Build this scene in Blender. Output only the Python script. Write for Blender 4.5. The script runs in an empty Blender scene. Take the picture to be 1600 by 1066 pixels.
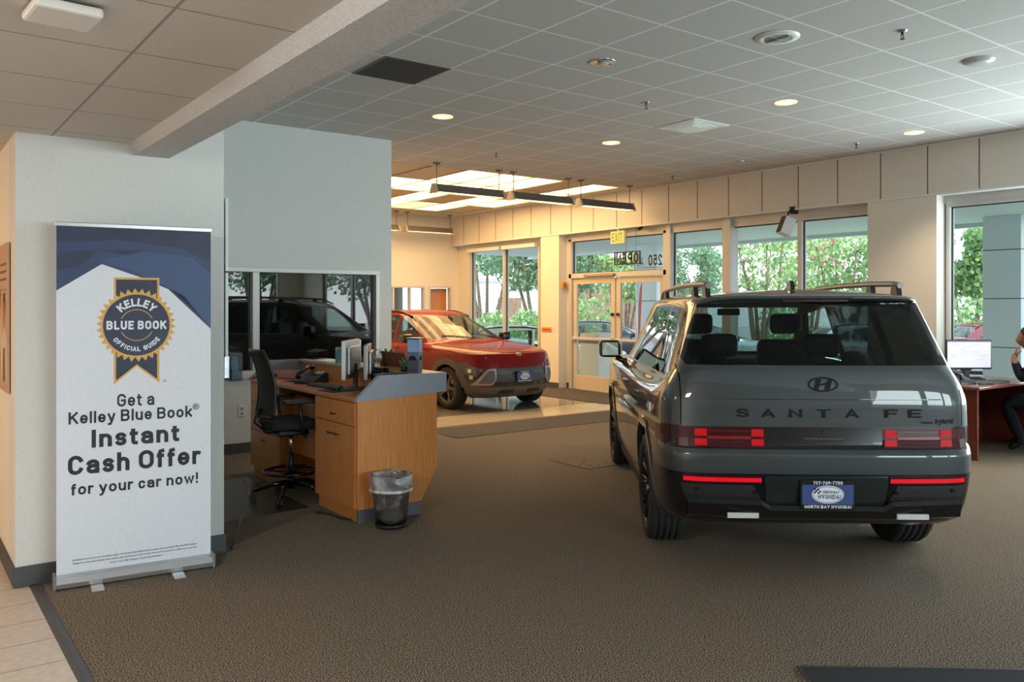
import bpy, bmesh, math, random
from mathutils import Vector, Matrix, noise
from mathutils.bvhtree import BVHTree
R = math.radians
scene = bpy.context.scene
COL = scene.collection
random.seed(7)

# ------------------------------------------------------------------ camera, exposure, world, sun, big lights
YAW = R(36.7)
cam_d = bpy.data.cameras.new('camera'); cam = bpy.data.objects.new('camera', cam_d); COL.objects.link(cam)
cam.location = (0, 0, 1.58); cam.rotation_euler = (R(90), 0, -YAW)
cam_d.sensor_width = 36; cam_d.lens = 36 * 1312 / 1600; cam_d.shift_y = -55 / 1600
cam_d.clip_start = 0.05; cam_d.clip_end = 400
scene.camera = cam
vs = scene.view_settings
vs.view_transform = 'Standard'; vs.look = 'None'; vs.exposure = 0.40; vs.gamma = 1.0; vs.use_curve_mapping = False
scene.cycles.use_denoising = True
scene.cycles.max_bounces = 10; scene.cycles.diffuse_bounces = 4; scene.cycles.glossy_bounces = 5
scene.cycles.transparent_max_bounces = 24; scene.cycles.transmission_bounces = 6
scene.cycles.sample_clamp_indirect = 6; scene.cycles.caustics_reflective = False; scene.cycles.caustics_refractive = False

world = bpy.data.worlds.new('sky'); scene.world = world; world.use_nodes = True
wn = world.node_tree; wn.nodes.clear()
wo = wn.nodes.new('ShaderNodeOutputWorld'); wb = wn.nodes.new('ShaderNodeBackground')
wc = wn.nodes.new('ShaderNodeTexCoord'); wx = wn.nodes.new('ShaderNodeSeparateXYZ'); wr = wn.nodes.new('ShaderNodeValToRGB')
wn.links.new(wc.outputs['Generated'], wx.inputs[0]); wn.links.new(wx.outputs['Z'], wr.inputs[0])
wr.color_ramp.elements[0].position = 0.0; wr.color_ramp.elements[0].color = (0.95, 0.97, 1, 1)
wr.color_ramp.elements[1].position = 0.6; wr.color_ramp.elements[1].color = (0.66, 0.82, 1.0, 1)
wn.links.new(wr.outputs[0], wb.inputs[0]); wb.inputs[1].default_value = 2.6
wn.links.new(wb.outputs[0], wo.inputs[0])

def light(name, kind, loc, energy, color=(1, 1, 1), size=None, sizey=None, direction=None, angle=None, spot=None, blend=.6):
    d = bpy.data.lights.new(name, kind); o = bpy.data.objects.new(name, d); COL.objects.link(o)
    o.location = loc; d.energy = energy; d.color = color
    if kind == 'AREA':
        d.shape = 'RECTANGLE'; d.size = size; d.size_y = sizey or size
    if kind == 'SUN': d.angle = angle or R(3)
    if kind == 'SPOT': d.spot_size = spot; d.spot_blend = blend; d.shadow_soft_size = size or .06
    if kind == 'POINT': d.shadow_soft_size = size or .05
    if direction: o.rotation_euler = Vector(direction).to_track_quat('-Z', 'Y').to_euler()
    return o
SUN = light('sun', 'SUN', (20, 0, 20), 4.0, (1, .96, .88), direction=(-.35, .45, -.85), angle=R(4))
# daylight falling in through the showroom's windows that lie outside the picture (beside and behind the camera)
DAY = (.86, .95, 1)
light('daylight_side_windows', 'AREA', (10.95, 1.1, 1.75), 420, DAY, 5.6, 2.2, direction=(-1, 0, .5))
light('daylight_rear_windows', 'AREA', (4.6, -7.6, 1.7), 430, DAY, 6.0, 2.4, direction=(0, 1, .4))
light('hallway_lamp', 'AREA', (-1.4, 6.6, 2.5), 60, (1, .62, .32), 1.2, 1.2, direction=(.55, -.1, -1))
light('front_hall_fill', 'AREA', (-1.4, 1.5, 2.5), 170, (1, .97, .94), 1.2, 1.2, direction=(.3, 0, -1))  # added fill that brightens the low ceiling and beam; no real fixture here

# ------------------------------------------------------------------ helpers
def lin(c):
    f = lambda v: v / 12.92 if v <= .04045 else ((v + .055) / 1.055) ** 2.4
    return tuple(f(v / 255.) for v in c)
MATS = {}
def mat(name, col=(.5, .5, .5), rough=.5, metal=0., spec=.5, coat=0., emit=None, es=1., alpha=None, noise_=None, bump=None, coord='Object', trans=0., sheen=0.):
    """noise_=(scale, second colour, low, high); bump=(scale, strength, distance)"""
    if name in MATS: return MATS[name]
    m = bpy.data.materials.new(name); m.use_nodes = True; nt = m.node_tree
    b = nt.nodes['Principled BSDF']
    b.inputs['Base Color'].default_value = (*col, 1); b.inputs['Roughness'].default_value = rough
    b.inputs['Metallic'].default_value = metal; b.inputs['Specular IOR Level'].default_value = spec
    b.inputs['Coat Weight'].default_value = coat; b.inputs['Coat Roughness'].default_value = .02
    b.inputs['Transmission Weight'].default_value = trans
    if sheen: b.inputs['Sheen Weight'].default_value = sheen
    if emit:
        b.inputs['Emission Color'].default_value = (*emit, 1); b.inputs['Emission Strength'].default_value = es
    tc = nt.nodes.new('ShaderNodeTexCoord')
    n = nt.nodes.new('ShaderNodeTexNoise'); n.inputs['Scale'].default_value = (noise_ or (60,))[0]; n.inputs['Detail'].default_value = 4
    nt.links.new(tc.outputs[coord], n.inputs['Vector'])
    r = nt.nodes.new('ShaderNodeValToRGB')
    c2 = noise_[1] if noise_ else tuple(v * .94 for v in col)
    r.color_ramp.elements[0].color = (*col, 1); r.color_ramp.elements[1].color = (*c2, 1)
    r.color_ramp.elements[0].position = noise_[2] if noise_ else .3; r.color_ramp.elements[1].position = noise_[3] if noise_ else .7
    nt.links.new(n.outputs[0], r.inputs[0]); nt.links.new(r.outputs[0], b.inputs['Base Color'])
    if bump:
        n2 = nt.nodes.new('ShaderNodeTexNoise'); n2.inputs['Scale'].default_value = bump[0]; n2.inputs['Detail'].default_value = 3
        nt.links.new(tc.outputs[coord], n2.inputs['Vector'])
        bp = nt.nodes.new('ShaderNodeBump'); bp.inputs['Strength'].default_value = bump[1]; bp.inputs['Distance'].default_value = bump[2]
        nt.links.new(n2.outputs[0], bp.inputs['Height']); nt.links.new(bp.outputs[0], b.inputs['Normal'])
    MATS[name] = m; return m
def glass(name, tint=(1, 1, 1), ior=1.45, rough=0., base=.04):
    if name in MATS: return MATS[name]
    m = bpy.data.materials.new(name); m.use_nodes = True; nt = m.node_tree; nt.nodes.clear()
    o = nt.nodes.new('ShaderNodeOutputMaterial'); mx = nt.nodes.new('ShaderNodeMixShader')
    t = nt.nodes.new('ShaderNodeBsdfTransparent'); g = nt.nodes.new('ShaderNodeBsdfGlossy'); f = nt.nodes.new('ShaderNodeFresnel')
    t.inputs[0].default_value = (*tint, 1); g.inputs['Roughness'].default_value = rough; f.inputs[0].default_value = ior
    gm = nt.nodes.new('ShaderNodeNewGeometry'); iv = nt.nodes.new('ShaderNodeMath'); iv.operation = 'SUBTRACT'; iv.inputs[0].default_value = 1; mm = nt.nodes.new('ShaderNodeMath'); mm.operation = 'MULTIPLY'
    nt.links.new(gm.outputs['Backfacing'], iv.inputs[1]); nt.links.new(iv.outputs[0], mm.inputs[0]); nt.links.new(f.outputs[0], mm.inputs[1]); nt.links.new(mm.outputs[0], mx.inputs[0]); nt.links.new(t.outputs[0], mx.inputs[1]); nt.links.new(g.outputs[0], mx.inputs[2])
    nt.links.new(mx.outputs[0], o.inputs[0]); MATS[name] = m; return m

class MB:
    def __init__(s): s.bm = bmesh.new(); s.mats = []
    def mi(s, m):
        if m is None: return 0
        if m not in s.mats: s.mats.append(m)
        return s.mats.index(m)
    def _set(s, faces, m, smooth=False):
        i = s.mi(m)
        for f in faces: f.material_index = i; f.smooth = smooth
    def box(s, a, b, m=None, bev=0., rot=None, about=None):
        x0, y0, z0 = a; x1, y1, z1 = b
        c = Vector(((x0 + x1) / 2, (y0 + y1) / 2, (z0 + z1) / 2))
        r = bmesh.ops.create_cube(s.bm, size=1)
        vs_ = r['verts']
        bmesh.ops.scale(s.bm, verts=vs_, vec=(abs(x1 - x0), abs(y1 - y0), abs(z1 - z0)))
        fs = list({f for v in vs_ for f in v.link_faces})
        if bev > 0:
            es = list({e for v in vs_ for e in v.link_edges})
            rr = bmesh.ops.bevel(s.bm, geom=es, offset=bev, segments=2, affect='EDGES', profile=.5)
            fs = list(set(rr['faces']) | {f for f in fs if f.is_valid}); vs_ = list({v for f in fs for v in f.verts})
        bmesh.ops.translate(s.bm, verts=vs_, vec=c)
        if rot is not None: bmesh.ops.rotate(s.bm, verts=vs_, cent=about if about is not None else c, matrix=rot)
        s._set(fs, m); return vs_
    def tube(s, pts, r, m=None, seg=10, caps=True, closed=False):
        pts = [Vector(p) for p in pts]; n = len(pts); rs = r if isinstance(r, (list, tuple)) else [r] * n
        rings = []; up = None
        for i, p in enumerate(pts):
            if closed: d = pts[(i + 1) % n] - pts[i - 1]
            else: d = pts[min(i + 1, n - 1)] - pts[max(i - 1, 0)]
            d.normalize()
            if up is None:
                up = Vector((0, 0, 1)) if abs(d.z) < .9 else Vector((1, 0, 0))
            a = d.cross(up)
            if a.length < 1e-4: a = d.cross(Vector((0, 1, 0)))
            a.normalize(); b = a.cross(d).normalized(); up = b
            rings.append([s.bm.verts.new(p + (a * math.cos(2 * math.pi * k / seg) + b * math.sin(2 * math.pi * k / seg)) * rs[i]) for k in range(seg)])
        fs = []
        for i in range(n if closed else n - 1):
            A, Bq = rings[i], rings[(i + 1) % n]
            for k in range(seg): fs.append(s.bm.faces.new((A[k], Bq[k], Bq[(k + 1) % seg], A[(k + 1) % seg])))
        s._set(fs, m, True)
        if caps and not closed:
            s._set([s.bm.faces.new(rings[0]), s.bm.faces.new(list(reversed(rings[-1])))], m)
        return [v for q in rings for v in q]
    def cyl(s, p0, p1, r0, r1=None, m=None, seg=20): return s.tube([p0, p1], [r0, r0 if r1 is None else r1], m, seg)
    def lathe(s, prof, m=None, seg=28, axis='z', c=(0, 0, 0), smooth=True):
        """prof: (radius, height) list; axis of revolution through c"""
        c = Vector(c); rings = []
        for r, h in prof:
            ring = []
            for k in range(seg):
                a = 2 * math.pi * k / seg; q = (r * math.cos(a), r * math.sin(a), h)
                if axis == 'y': q = (q[0], h, q[1])
                if axis == 'x': q = (h, q[0], q[1])
                ring.append(s.bm.verts.new(c + Vector(q)))
            rings.append(ring)
        fs = []
        for A, Bq in zip(rings, rings[1:]):
            for k in range(seg): fs.append(s.bm.faces.new((A[k], A[(k + 1) % seg], Bq[(k + 1) % seg], Bq[k])))
        s._set(fs, m, smooth); return [v for q in rings for v in q]
    def prism(s, poly, plane, a, b, m=None, smooth=False):
        """poly: 2D outline in 'xy','xz','yz'; extruded along the third axis from a to b"""
        def P(u, v, w): return {'xy': (u, v, w), 'xz': (u, w, v), 'yz': (w, u, v)}[plane]
        A = [s.bm.verts.new(P(u, v, a)) for u, v in poly]; Bq = [s.bm.verts.new(P(u, v, b)) for u, v in poly]
        fs = [s.bm.faces.new(A), s.bm.faces.new(list(reversed(Bq)))]
        n = len(poly)
        for i in range(n): fs.append(s.bm.faces.new((A[i], Bq[i], Bq[(i + 1) % n], A[(i + 1) % n])))
        s._set(fs, m, smooth); return A + Bq
    def ball(s, c, r, m=None, sc=(1, 1, 1), sub=2):
        q = bmesh.ops.create_icosphere(s.bm, subdivisions=sub, radius=r)['verts']
        bmesh.ops.scale(s.bm, verts=q, vec=sc); bmesh.ops.translate(s.bm, verts=q, vec=c)
        s._set(list({f for v in q for f in v.link_faces}), m, True); return q
    def face(s, pts, m=None):
        f = s.bm.faces.new([s.bm.verts.new(p) for p in pts]); s._set([f], m); return f
    def rot(s, vs_, ang, axis, cent=(0, 0, 0)):
        bmesh.ops.rotate(s.bm, verts=vs_, cent=cent, matrix=Matrix.Rotation(ang, 3, axis))
    def mesh(s, name):
        bmesh.ops.recalc_face_normals(s.bm, faces=s.bm.faces[:])
        me = bpy.data.meshes.new(name); s.bm.to_mesh(me); s.bm.free()
        for m in s.mats: me.materials.append(m)
        return me
    def build(s, name, m=None, parent=None, loc=None, rz=0, **tags):
        me = s.mesh(name)
        if m is not None and not s.mats: me.materials.append(m)
        return addobj(name, me, parent, loc, rz, **tags)
def addobj(name, me, parent=None, loc=None, rz=0, **tags):
    o = bpy.data.objects.new(name, me); COL.objects.link(o)
    if parent is not None: o.parent = parent
    if loc is not None: o.location = loc
    if rz: o.rotation_euler = (0, 0, rz)
    tag(o, **tags); return o
def tag(o, label=None, cat=None, group=None, kind=None):
    if label: o['label'] = label
    if cat: o['category'] = cat
    if group: o['group'] = group
    if kind: o['kind'] = kind
    return o
def thing(name, label, cat, loc=(0, 0, 0), rz=0, group=None):
    o = bpy.data.objects.new(name, None); COL.objects.link(o); o.location = loc; o.rotation_euler = (0, 0, rz); o.empty_display_size = .1
    return tag(o, label, cat, group)
def copy_tree(o, parent=None):
    c = o.copy(); COL.objects.link(c)
    if parent is not None: c.parent = parent
    for ch in list(o.children): copy_tree(ch, c)
    return c
def dup(o, loc, rz=None, label=None, group=None):
    c = copy_tree(o); c.location = loc
    if rz is not None: c.rotation_euler = (0, 0, rz)
    if label: c['label'] = label
    if group: c['group'] = group
    return c
def struct(name, mb, m=None): return mb.build(name, m, kind='structure')
def box_struct(name, a, b, m): q = MB(); q.box(a, b); return struct(name, q, m)
def text_bm(body, size, bold=0., align='CENTER', ext=.0006, sx=1., spacing=1., shear=0.):
    """lettering as a mesh in the XY plane, reading along +X"""
    c = bpy.data.curves.new('t', 'FONT'); c.body = body; c.size = size; c.align_x = align; c.align_y = 'CENTER'
    c.extrude = ext; c.space_character = spacing; c.resolution_u = 3; c.shear = shear
    o = bpy.data.objects.new('t', c); COL.objects.link(o); bpy.context.view_layer.update()
    dg = bpy.context.evaluated_depsgraph_get(); me = bpy.data.meshes.new_from_object(o.evaluated_get(dg))
    bpy.data.objects.remove(o); bpy.data.curves.remove(c)
    if bold > 0:
        bm = bmesh.new()
        for k in range(9):
            a = k * math.pi / 4; d = (bold * math.cos(a), bold * math.sin(a), .00002 * k) if k < 8 else (0, 0, .0002)
            m2 = me.copy(); m2.transform(Matrix.Translation(d)); bm.from_mesh(m2); bpy.data.meshes.remove(m2)
        bm.to_mesh(me); bm.free()
    if sx != 1.: me.transform(Matrix.Diagonal((sx, 1, 1, 1)))
    return me
def add_text(mb, body, size, M, m, **k):
    me = text_bm(body, size, **k); me.transform(M)
    n0 = len(mb.bm.faces); v0 = len(mb.bm.verts); mb.bm.from_mesh(me); bpy.data.meshes.remove(me)
    mb.bm.faces.ensure_lookup_table(); mb.bm.verts.ensure_lookup_table()
    mb._set(mb.bm.faces[n0:], m); return mb.bm.verts[v0:]
def frame(o, xa, ya):
    """matrix putting local X along xa and local Y along ya at o"""
    xa = Vector(xa).normalized(); ya = Vector(ya).normalized(); za = xa.cross(ya)
    M = Matrix.Identity(4)
    for i in range(3): M[i][0] = xa[i]; M[i][1] = ya[i]; M[i][2] = za[i]; M[i][3] = o[i]
    return M
# ------------------------------------------------------------------ engineering-style stroke lettering for signs, banner and plates
def _a(cx, cy, rx, ry, a0, a1, n=9): return [(cx + rx * math.cos(R(a0 + (a1 - a0) * k / n)), cy + ry * math.sin(R(a0 + (a1 - a0) * k / n))) for k in range(n + 1)]
def _o(x0=0, y0=0, x1=1, y1=1, ry=.30):
    rx = (x1 - x0) / 2; m = (x0 + x1) / 2
    return _a(m, y1 - ry, rx, ry, 0, 180) + _a(m, y0 + ry, rx, ry, 180, 360) + [(x1, y1 - ry)]
GL = {
 'A': (.80, [[(0, 0), (.5, 1), (1, 0)], [(.2, .28), (.8, .28)]]),
 'B': (.72, [[(0, 0), (0, 1), (.6, 1)] + _a(.6, .765, .36, .235, 90, -90) + [(0, .53)], [(.6, .53)] + _a(.6, .265, .40, .265, 90, -90) + [(0, 0)]]),
 'C': (.70, [_a(.5, .70, .5, .30, 20, 180) + _a(.5, .30, .5, .30, 180, 340)]),
 'D': (.74, [[(0, 0), (0, 1), (.45, 1)] + _a(.45, .66, .55, .34, 90, 0) + _a(.45, .34, .55, .34, 0, -90) + [(0, 0)]]),
 'E': (.64, [[(1, 1), (0, 1), (0, 0), (1, 0)], [(0, .52), (.88, .52)]]), 'F': (.62, [[(1, 1), (0, 1), (0, 0)], [(0, .50), (.88, .50)]]),
 'G': (.72, [_a(.5, .70, .5, .30, 20, 180) + _a(.5, .30, .5, .30, 180, 350) + [(1, .48), (.55, .48)]]),
 'H': (.74, [[(0, 0), (0, 1)], [(1, 0), (1, 1)], [(0, .52), (1, .52)]]), 'I': (.0, [[(.5, 0), (.5, 1)]]),
 'K': (.74, [[(0, 0), (0, 1)], [(.96, 1), (.04, .42)], [(.34, .62), (1, 0)]]), 'L': (.60, [[(0, 1), (0, 0), (1, 0)]]),
 'N': (.76, [[(0, 0), (0, 1), (1, 0), (1, 1)]]), 'O': (.74, [_o()]), 'P': (.70, [[(0, 0), (0, 1), (.55, 1)] + _a(.55, .72, .45, .28, 90, -90) + [(0, .44)]]),
 'R': (.72, [[(0, 0), (0, 1), (.55, 1)] + _a(.55, .73, .43, .27, 90, -90) + [(0, .46)], [(.5, .46), (1, 0)]]),
 'S': (.68, [_a(.5, .745, .48, .255, 25, 180) + _a(.5, .765, .48, .235, 180, 262, 4) + _a(.5, .255, .5, .28, 82, 0, 5) + _a(.5, .255, .5, .255, 0, -155)]),
 'T': (.68, [[(0, 1), (1, 1)], [(.5, 1), (.5, 0)]]), 'U': (.72, [[(0, 1)] + _a(.5, .32, .5, .32, 180, 360) + [(1, 1)]]), 'V': (.76, [[(0, 1), (.5, 0), (1, 1)]]),
 'X': (.74, [[(0, 0), (1, 1)], [(0, 1), (1, 0)]]), 'Y': (.76, [[(0, 1), (.5, .42), (1, 1)], [(.5, .42), (.5, 0)]]),
 '0': (.66, [_o()]), '1': (.42, [[(0, .72), (1, 1), (1, 0)]]), '2': (.66, [_a(.5, .72, .5, .28, 170, -25) + [(0, 0), (1, 0)]]),
 '5': (.66, [[(.92, 1), (.08, 1), (.03, .52)] + _a(.48, .32, .52, .32, 125, -155)]), '6': (.68, [_a(.5, .31, .5, .31, 0, 360, 16), [(.78, 1), (.06, .42)]]),
 '7': (.64, [[(0, 1), (1, 1), (.35, 0)]]), '9': (.68, [_a(.5, .69, .5, .31, 0, 360, 16), [(.22, 0), (.94, .58)]]), '-': (.36, [[(0, .45), (1, .45)]]), '!': (0, [[(.5, .42), (.5, 1)], [(.5, 0), (.5, .03)]]),
}
GLL = {
 'a': (.60, [_a(.5, .72, .5, .28, 160, 0) + [(1, 0)], [(1, .56), (.5, .56)] + _a(.42, .28, .42, .28, 90, 270) + [(.6, 0), (1, .2)]]),
 'b': (.62, [[(0, 0), (0, 2)], _o(ry=.42)]), 'c': (.56, [_a(.5, .6, .5, .4, 25, 180) + _a(.5, .4, .5, .4, 180, 335)]), 'd': (.62, [[(1, 0), (1, 2)], _o(ry=.42)]),
 'e': (.60, [[(.02, .50), (1, .50)] + _a(.5, .58, .5, .42, 0, 180) + _a(.5, .42, .5, .42, 180, 325)]), 'f': (.38, [[(.30, 0), (.30, 1.5)] + [(.45, 1.9), (1, 2)], [(0, 1), (.95, 1)]]),
 'h': (.60, [[(0, 0), (0, 2)], [(0, .6)] + _a(.5, .6, .5, .4, 150, 0) + [(1, 0)]]), 'i': (0, [[(.5, 0), (.5, 1)], [(.5, 1.92), (.5, 2)]]), 'k': (.60, [[(0, 0), (0, 2)], [(.95, 1), (.05, .36)], [(.36, .58), (1, 0)]]),
 'l': (0, [[(.5, 0), (.5, 2)]]), 'n': (.60, [[(0, 0), (0, 1)], [(0, .6)] + _a(.5, .6, .5, .4, 150, 0) + [(1, 0)]]), 'o': (.62, [_o(ry=.42)]), 'r': (.42, [[(0, 0), (0, 1)], [(0, .55)] + _a(.8, .5, .8, .5, 150, 70, 5)]),
 's': (.54, [_a(.5, .76, .48, .24, 20, 180) + _a(.5, .76, .48, .24, 180, 262, 4) + _a(.5, .27, .5, .26, 82, 0, 5) + _a(.5, .25, .5, .25, 0, -155)]), 't': (.40, [[(.35, 1.65), (.35, .3)] + _a(.75, .3, .4, .3, 180, 270, 4) + [(1, 0)], [(0, 1), (1, 1)]]),
 'u': (.60, [[(0, 1)] + _a(.5, .4, .5, .4, 180, 330) + [(1, .45)], [(1, 1), (1, 0)]]), 'w': (.86, [[(0, 1), (.25, 0), (.5, .95), (.75, 0), (1, 1)]]), 'y': (.62, [[(0, 1), (.52, .0)], [(1, 1), (.5, -.35), (.3, -1), (.05, -1)]]),
}
XH = .74
def stroke_text(q, body, u0, u1, h, M, m, w=.19, sp=.17, dep=.0004):
    """lettering between u0 and u1, capitals h high, baseline at the origin of M's plane; w = stroke width / h"""
    segs = []; x = 0.
    for ch in body:
        if ch == ' ': x += .30; continue
        lo = ch in GLL; W, paths = (GLL if lo else GL)[ch]; W = max(W, w)
        for p in paths:
            pts = []
            for X, Y in p:
                if not lo: yy = w / 2 + Y * (1 - w)
                elif Y > 1: yy = (XH - w / 2) + (Y - 1) * (1 - XH)
                elif Y < 0: yy = w / 2 + Y * .26
                else: yy = w / 2 + Y * (XH - w)
                pts.append(Vector((x + w / 2 + X * (W - w), yy)))
            segs.append(pts)
        x += W + sp
    tot = x - sp; s = (u1 - u0) / tot; out = []; k = 0
    for pts in segs:
        P = [pts[0]]
        for p in pts[1:]:
            if (p - P[-1]).length > 1e-4: P.append(p)
        loop = (P[0] - P[-1]).length < 1e-3
        if loop: P = P[:-1]
        n = len(P)
        if n == 1: P.append(P[0] + Vector((0, .001))); n = 2
        if not loop:
            P[0] = P[0] - (P[1] - P[0]).normalized() * w / 2; P[-1] = P[-1] + (P[-1] - P[-2]).normalized() * w / 2
        L, Rr = [], []
        for i in range(n):
            a = P[i] - P[i - 1] if (i or loop) else P[1] - P[0]; b = P[(i + 1) % n] - P[i] if (i < n - 1 or loop) else a
            a = a.normalized(); b = b.normalized(); na = Vector((-a.y, a.x)); nb = Vector((-b.y, b.x)); t = na + nb
            t = t.normalized() if t.length > 1e-3 else na; c = max(.5, t.dot(na)); o = t * (w / 2 / c); L.append(P[i] + o); Rr.append(P[i] - o)
        z = dep + k * dep * .04; k += 1
        mk = lambda v: q.bm.verts.new(M @ Vector((u0 + v.x * s, v.y * h, z)))
        A = [mk(v) for v in L]; B_ = [mk(v) for v in Rr]
        for i in range(n if loop else n - 1):
            j = (i + 1) % n; f = q.bm.faces.new((A[i], B_[i], B_[j], A[j])); f.material_index = q.mi(m)
        out += A + B_
    return out
# ------------------------------------------------------------------ materials
def grid_mat(name, tile, bar, ox, oy, sx, sy, w, rough=.9, bumpy=.25, nz=220):
    m = mat(name, tile, rough, noise_=(nz, tuple(v * .86 for v in tile), .35, .62), bump=(nz * .8, bumpy, .002), coord='Object')
    nt = m.node_tree; b = nt.nodes['Principled BSDF']
    g = nt.nodes.new('ShaderNodeNewGeometry'); sp = nt.nodes.new('ShaderNodeSeparateXYZ'); nt.links.new(g.outputs['Position'], sp.inputs[0])
    def M(op, a, bb=None, c=None):
        n = nt.nodes.new('ShaderNodeMath'); n.operation = op
        for i, v in enumerate((a, bb, c)):
            if v is None: continue
            if isinstance(v, (int, float)): n.inputs[i].default_value = v
            else: nt.links.new(v, n.inputs[i])
        return n.outputs[0]
    ds = []
    for ax, o_, s_ in (('X', ox, sx), ('Y', oy, sy)):
        u = M('PINGPONG', M('SUBTRACT', sp.outputs[ax], o_), s_ / 2)
        ds.append(M('LESS_THAN', u, w / 2))
    k = M('MAXIMUM', ds[0], ds[1])
    mx = nt.nodes.new('ShaderNodeMix'); mx.data_type = 'RGBA'
    src = b.inputs['Base Color'].links[0].from_socket
    nt.links.new(k, mx.inputs['Factor']); nt.links.new(src, mx.inputs[6]); mx.inputs[7].default_value = (*bar, 1)
    nt.links.new(mx.outputs[2], b.inputs['Base Color'])
    return m
M_ceil = grid_mat('ceiling tiles', (.60, .59, .57), (.85, .85, .84), 3.80, 4.74, .6096, .6096, .018)
M_ceilL = grid_mat('low ceiling tiles', (.62, .59, .56), (.30, .28, .27), .76, 5.46 - .61 * 20, .61, .6, .012)  # dark bar colour paints in the shadow gaps between the tiles
M_ceilL2 = grid_mat('low ceiling tiles side', (.62, .59, .56), (.30, .28, .27), .76, 5.46 - .61 * 20, 9., .6, .012)  # same shadow gaps, coloured in as dark bars
M_wall = mat('textured wall paint', (.66, .67, .65), .85, bump=(90, .35, .004))
M_beam = mat('textured beam paint', (.58, .59, .60), .8, bump=(110, .9, .006), noise_=(150, (.45, .44, .44), .4, .65))
M_wwall = mat('warm wall paint', (.74, .70, .62), .8, bump=(90, .2, .003))
M_panel = mat('soffit panel laminate', (.70, .66, .60), .5)
M_groove = mat('dark groove', (.10, .09, .08), .8)
M_white = mat('white trim paint', (.74, .75, .74), .5)
M_base = mat('charcoal rubber base', (.060, .062, .065), .5)
M_alu = mat('painted window frame', (.60, .59, .57), .4, metal=.2)
M_gasket = mat('black gasket', (.012, .012, .014), .4)
M_glass = glass('window glass', (.93, .97, .96), 1.35)
M_black = mat('black plastic', (.012, .012, .013), .38)
M_blackm = mat('black metal', (.02, .02, .022), .3, metal=.6)
M_chrome = mat('chrome', (.75, .76, .78), .12, metal=1)
M_steel = mat('brushed aluminium', (.62, .65, .68), .28, metal=.85)
M_carpet = mat('brown carpet', lin((158, 144, 127)), .97, spec=.1, noise_=(170, lin((28, 24, 21)), .42, .56), bump=(170, .8, .004))
M_tile = grid_mat('cream floor tile', (.60, .53, .45), (.22, .17, .13), .67 - .61 * 4, 5.42 - .305 * 30, .61, .305, .008, rough=.35, bumpy=.02, nz=25)
M_tile2 = grid_mat('light border tile', (.66, .56, .44), (.40, .33, .25), 4.9, 9.33, .42, .42, .006, rough=.13, bumpy=.02, nz=25)
M_tile3 = grid_mat('tan polished tile', (.27, .23, .19), (.16, .13, .10), 4.9, 10.17, .42, .42, .006, rough=.07, bumpy=.02, nz=14)
def wood(name, c1, c2, rough=.35, sc=3., axis='Z'):
    m = mat(name, c1, rough, coat=.15); nt = m.node_tree; b = nt.nodes['Principled BSDF']
    tc = nt.nodes.new('ShaderNodeTexCoord'); mp = nt.nodes.new('ShaderNodeMapping'); n = nt.nodes.new('ShaderNodeTexNoise')
    mp.inputs['Scale'].default_value = {'Z': (40, 40, 1.2), 'X': (1.2, 40, 40), 'Y': (40, 1.2, 40)}[axis]
    n.inputs['Scale'].default_value = sc; n.inputs['Detail'].default_value = 6
    r = nt.nodes.new('ShaderNodeValToRGB'); r.color_ramp.elements[0].position = .35; r.color_ramp.elements[1].position = .65
    r.color_ramp.elements[0].color = (*c1, 1); r.color_ramp.elements[1].color = (*c2, 1)
    nt.links.new(tc.outputs['Object'], mp.inputs[0]); nt.links.new(mp.outputs[0], n.inputs['Vector']); nt.links.new(n.outputs[0], r.inputs[0])
    nt.links.new(r.outputs[0], b.inputs['Base Color']); return m
M_wood = wood('oak veneer', lin((206, 140, 76)), lin((184, 116, 58)))
M_woodT = wood('oak desk top', lin((200, 134, 80)), lin((176, 110, 62)), .3, axis='Y')
M_cherry = wood('cherry veneer', lin((112, 48, 30)), lin((86, 34, 22)), .35)
M_cherryT = wood('cherry desk top', lin((132, 76, 60)), lin((112, 60, 46)), .2, axis='Y')
M_greyl = mat('blue grey laminate', lin((138, 146, 156)), .4)
M_greyk = mat('grey kick base', lin((88, 92, 100)), .5)

# ------------------------------------------------------------------ room shell
CZ = 3.57; LZ = 2.555; XS = 10.28; XG = 10.53; YB = 16.13; YW = 8.96; YC = 5.43; YR = -7.0
q = MB(); q.box((.67, YR, -.12), (XG + .15, YW, 0)); q.box((4.87, YW, -.12), (XG + .15, 9.33, 0)); q.box((1.74, YW, -.12), (4.87, 12.5, 0)); struct('floor', q, M_carpet)
box_struct('floor', (-3.2, YR, -.12), (.67, 12.5, 0.0), M_tile)
box_struct('floor', (4.87, 9.33, -.12), (XG + .15, 10.17, 0), M_tile2)
box_struct('floor', (4.87, 10.17, -.12), (XG + .15, YB + 3, 0), M_tile3)
# carpet edge strip
q = MB(); q.prism([(.645, 0), (.705, 0), (.70, .006), (.67, .008), (.65, .004)], 'xz', YR, YC - .01); struct('trim_1', q, M_base)
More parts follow.
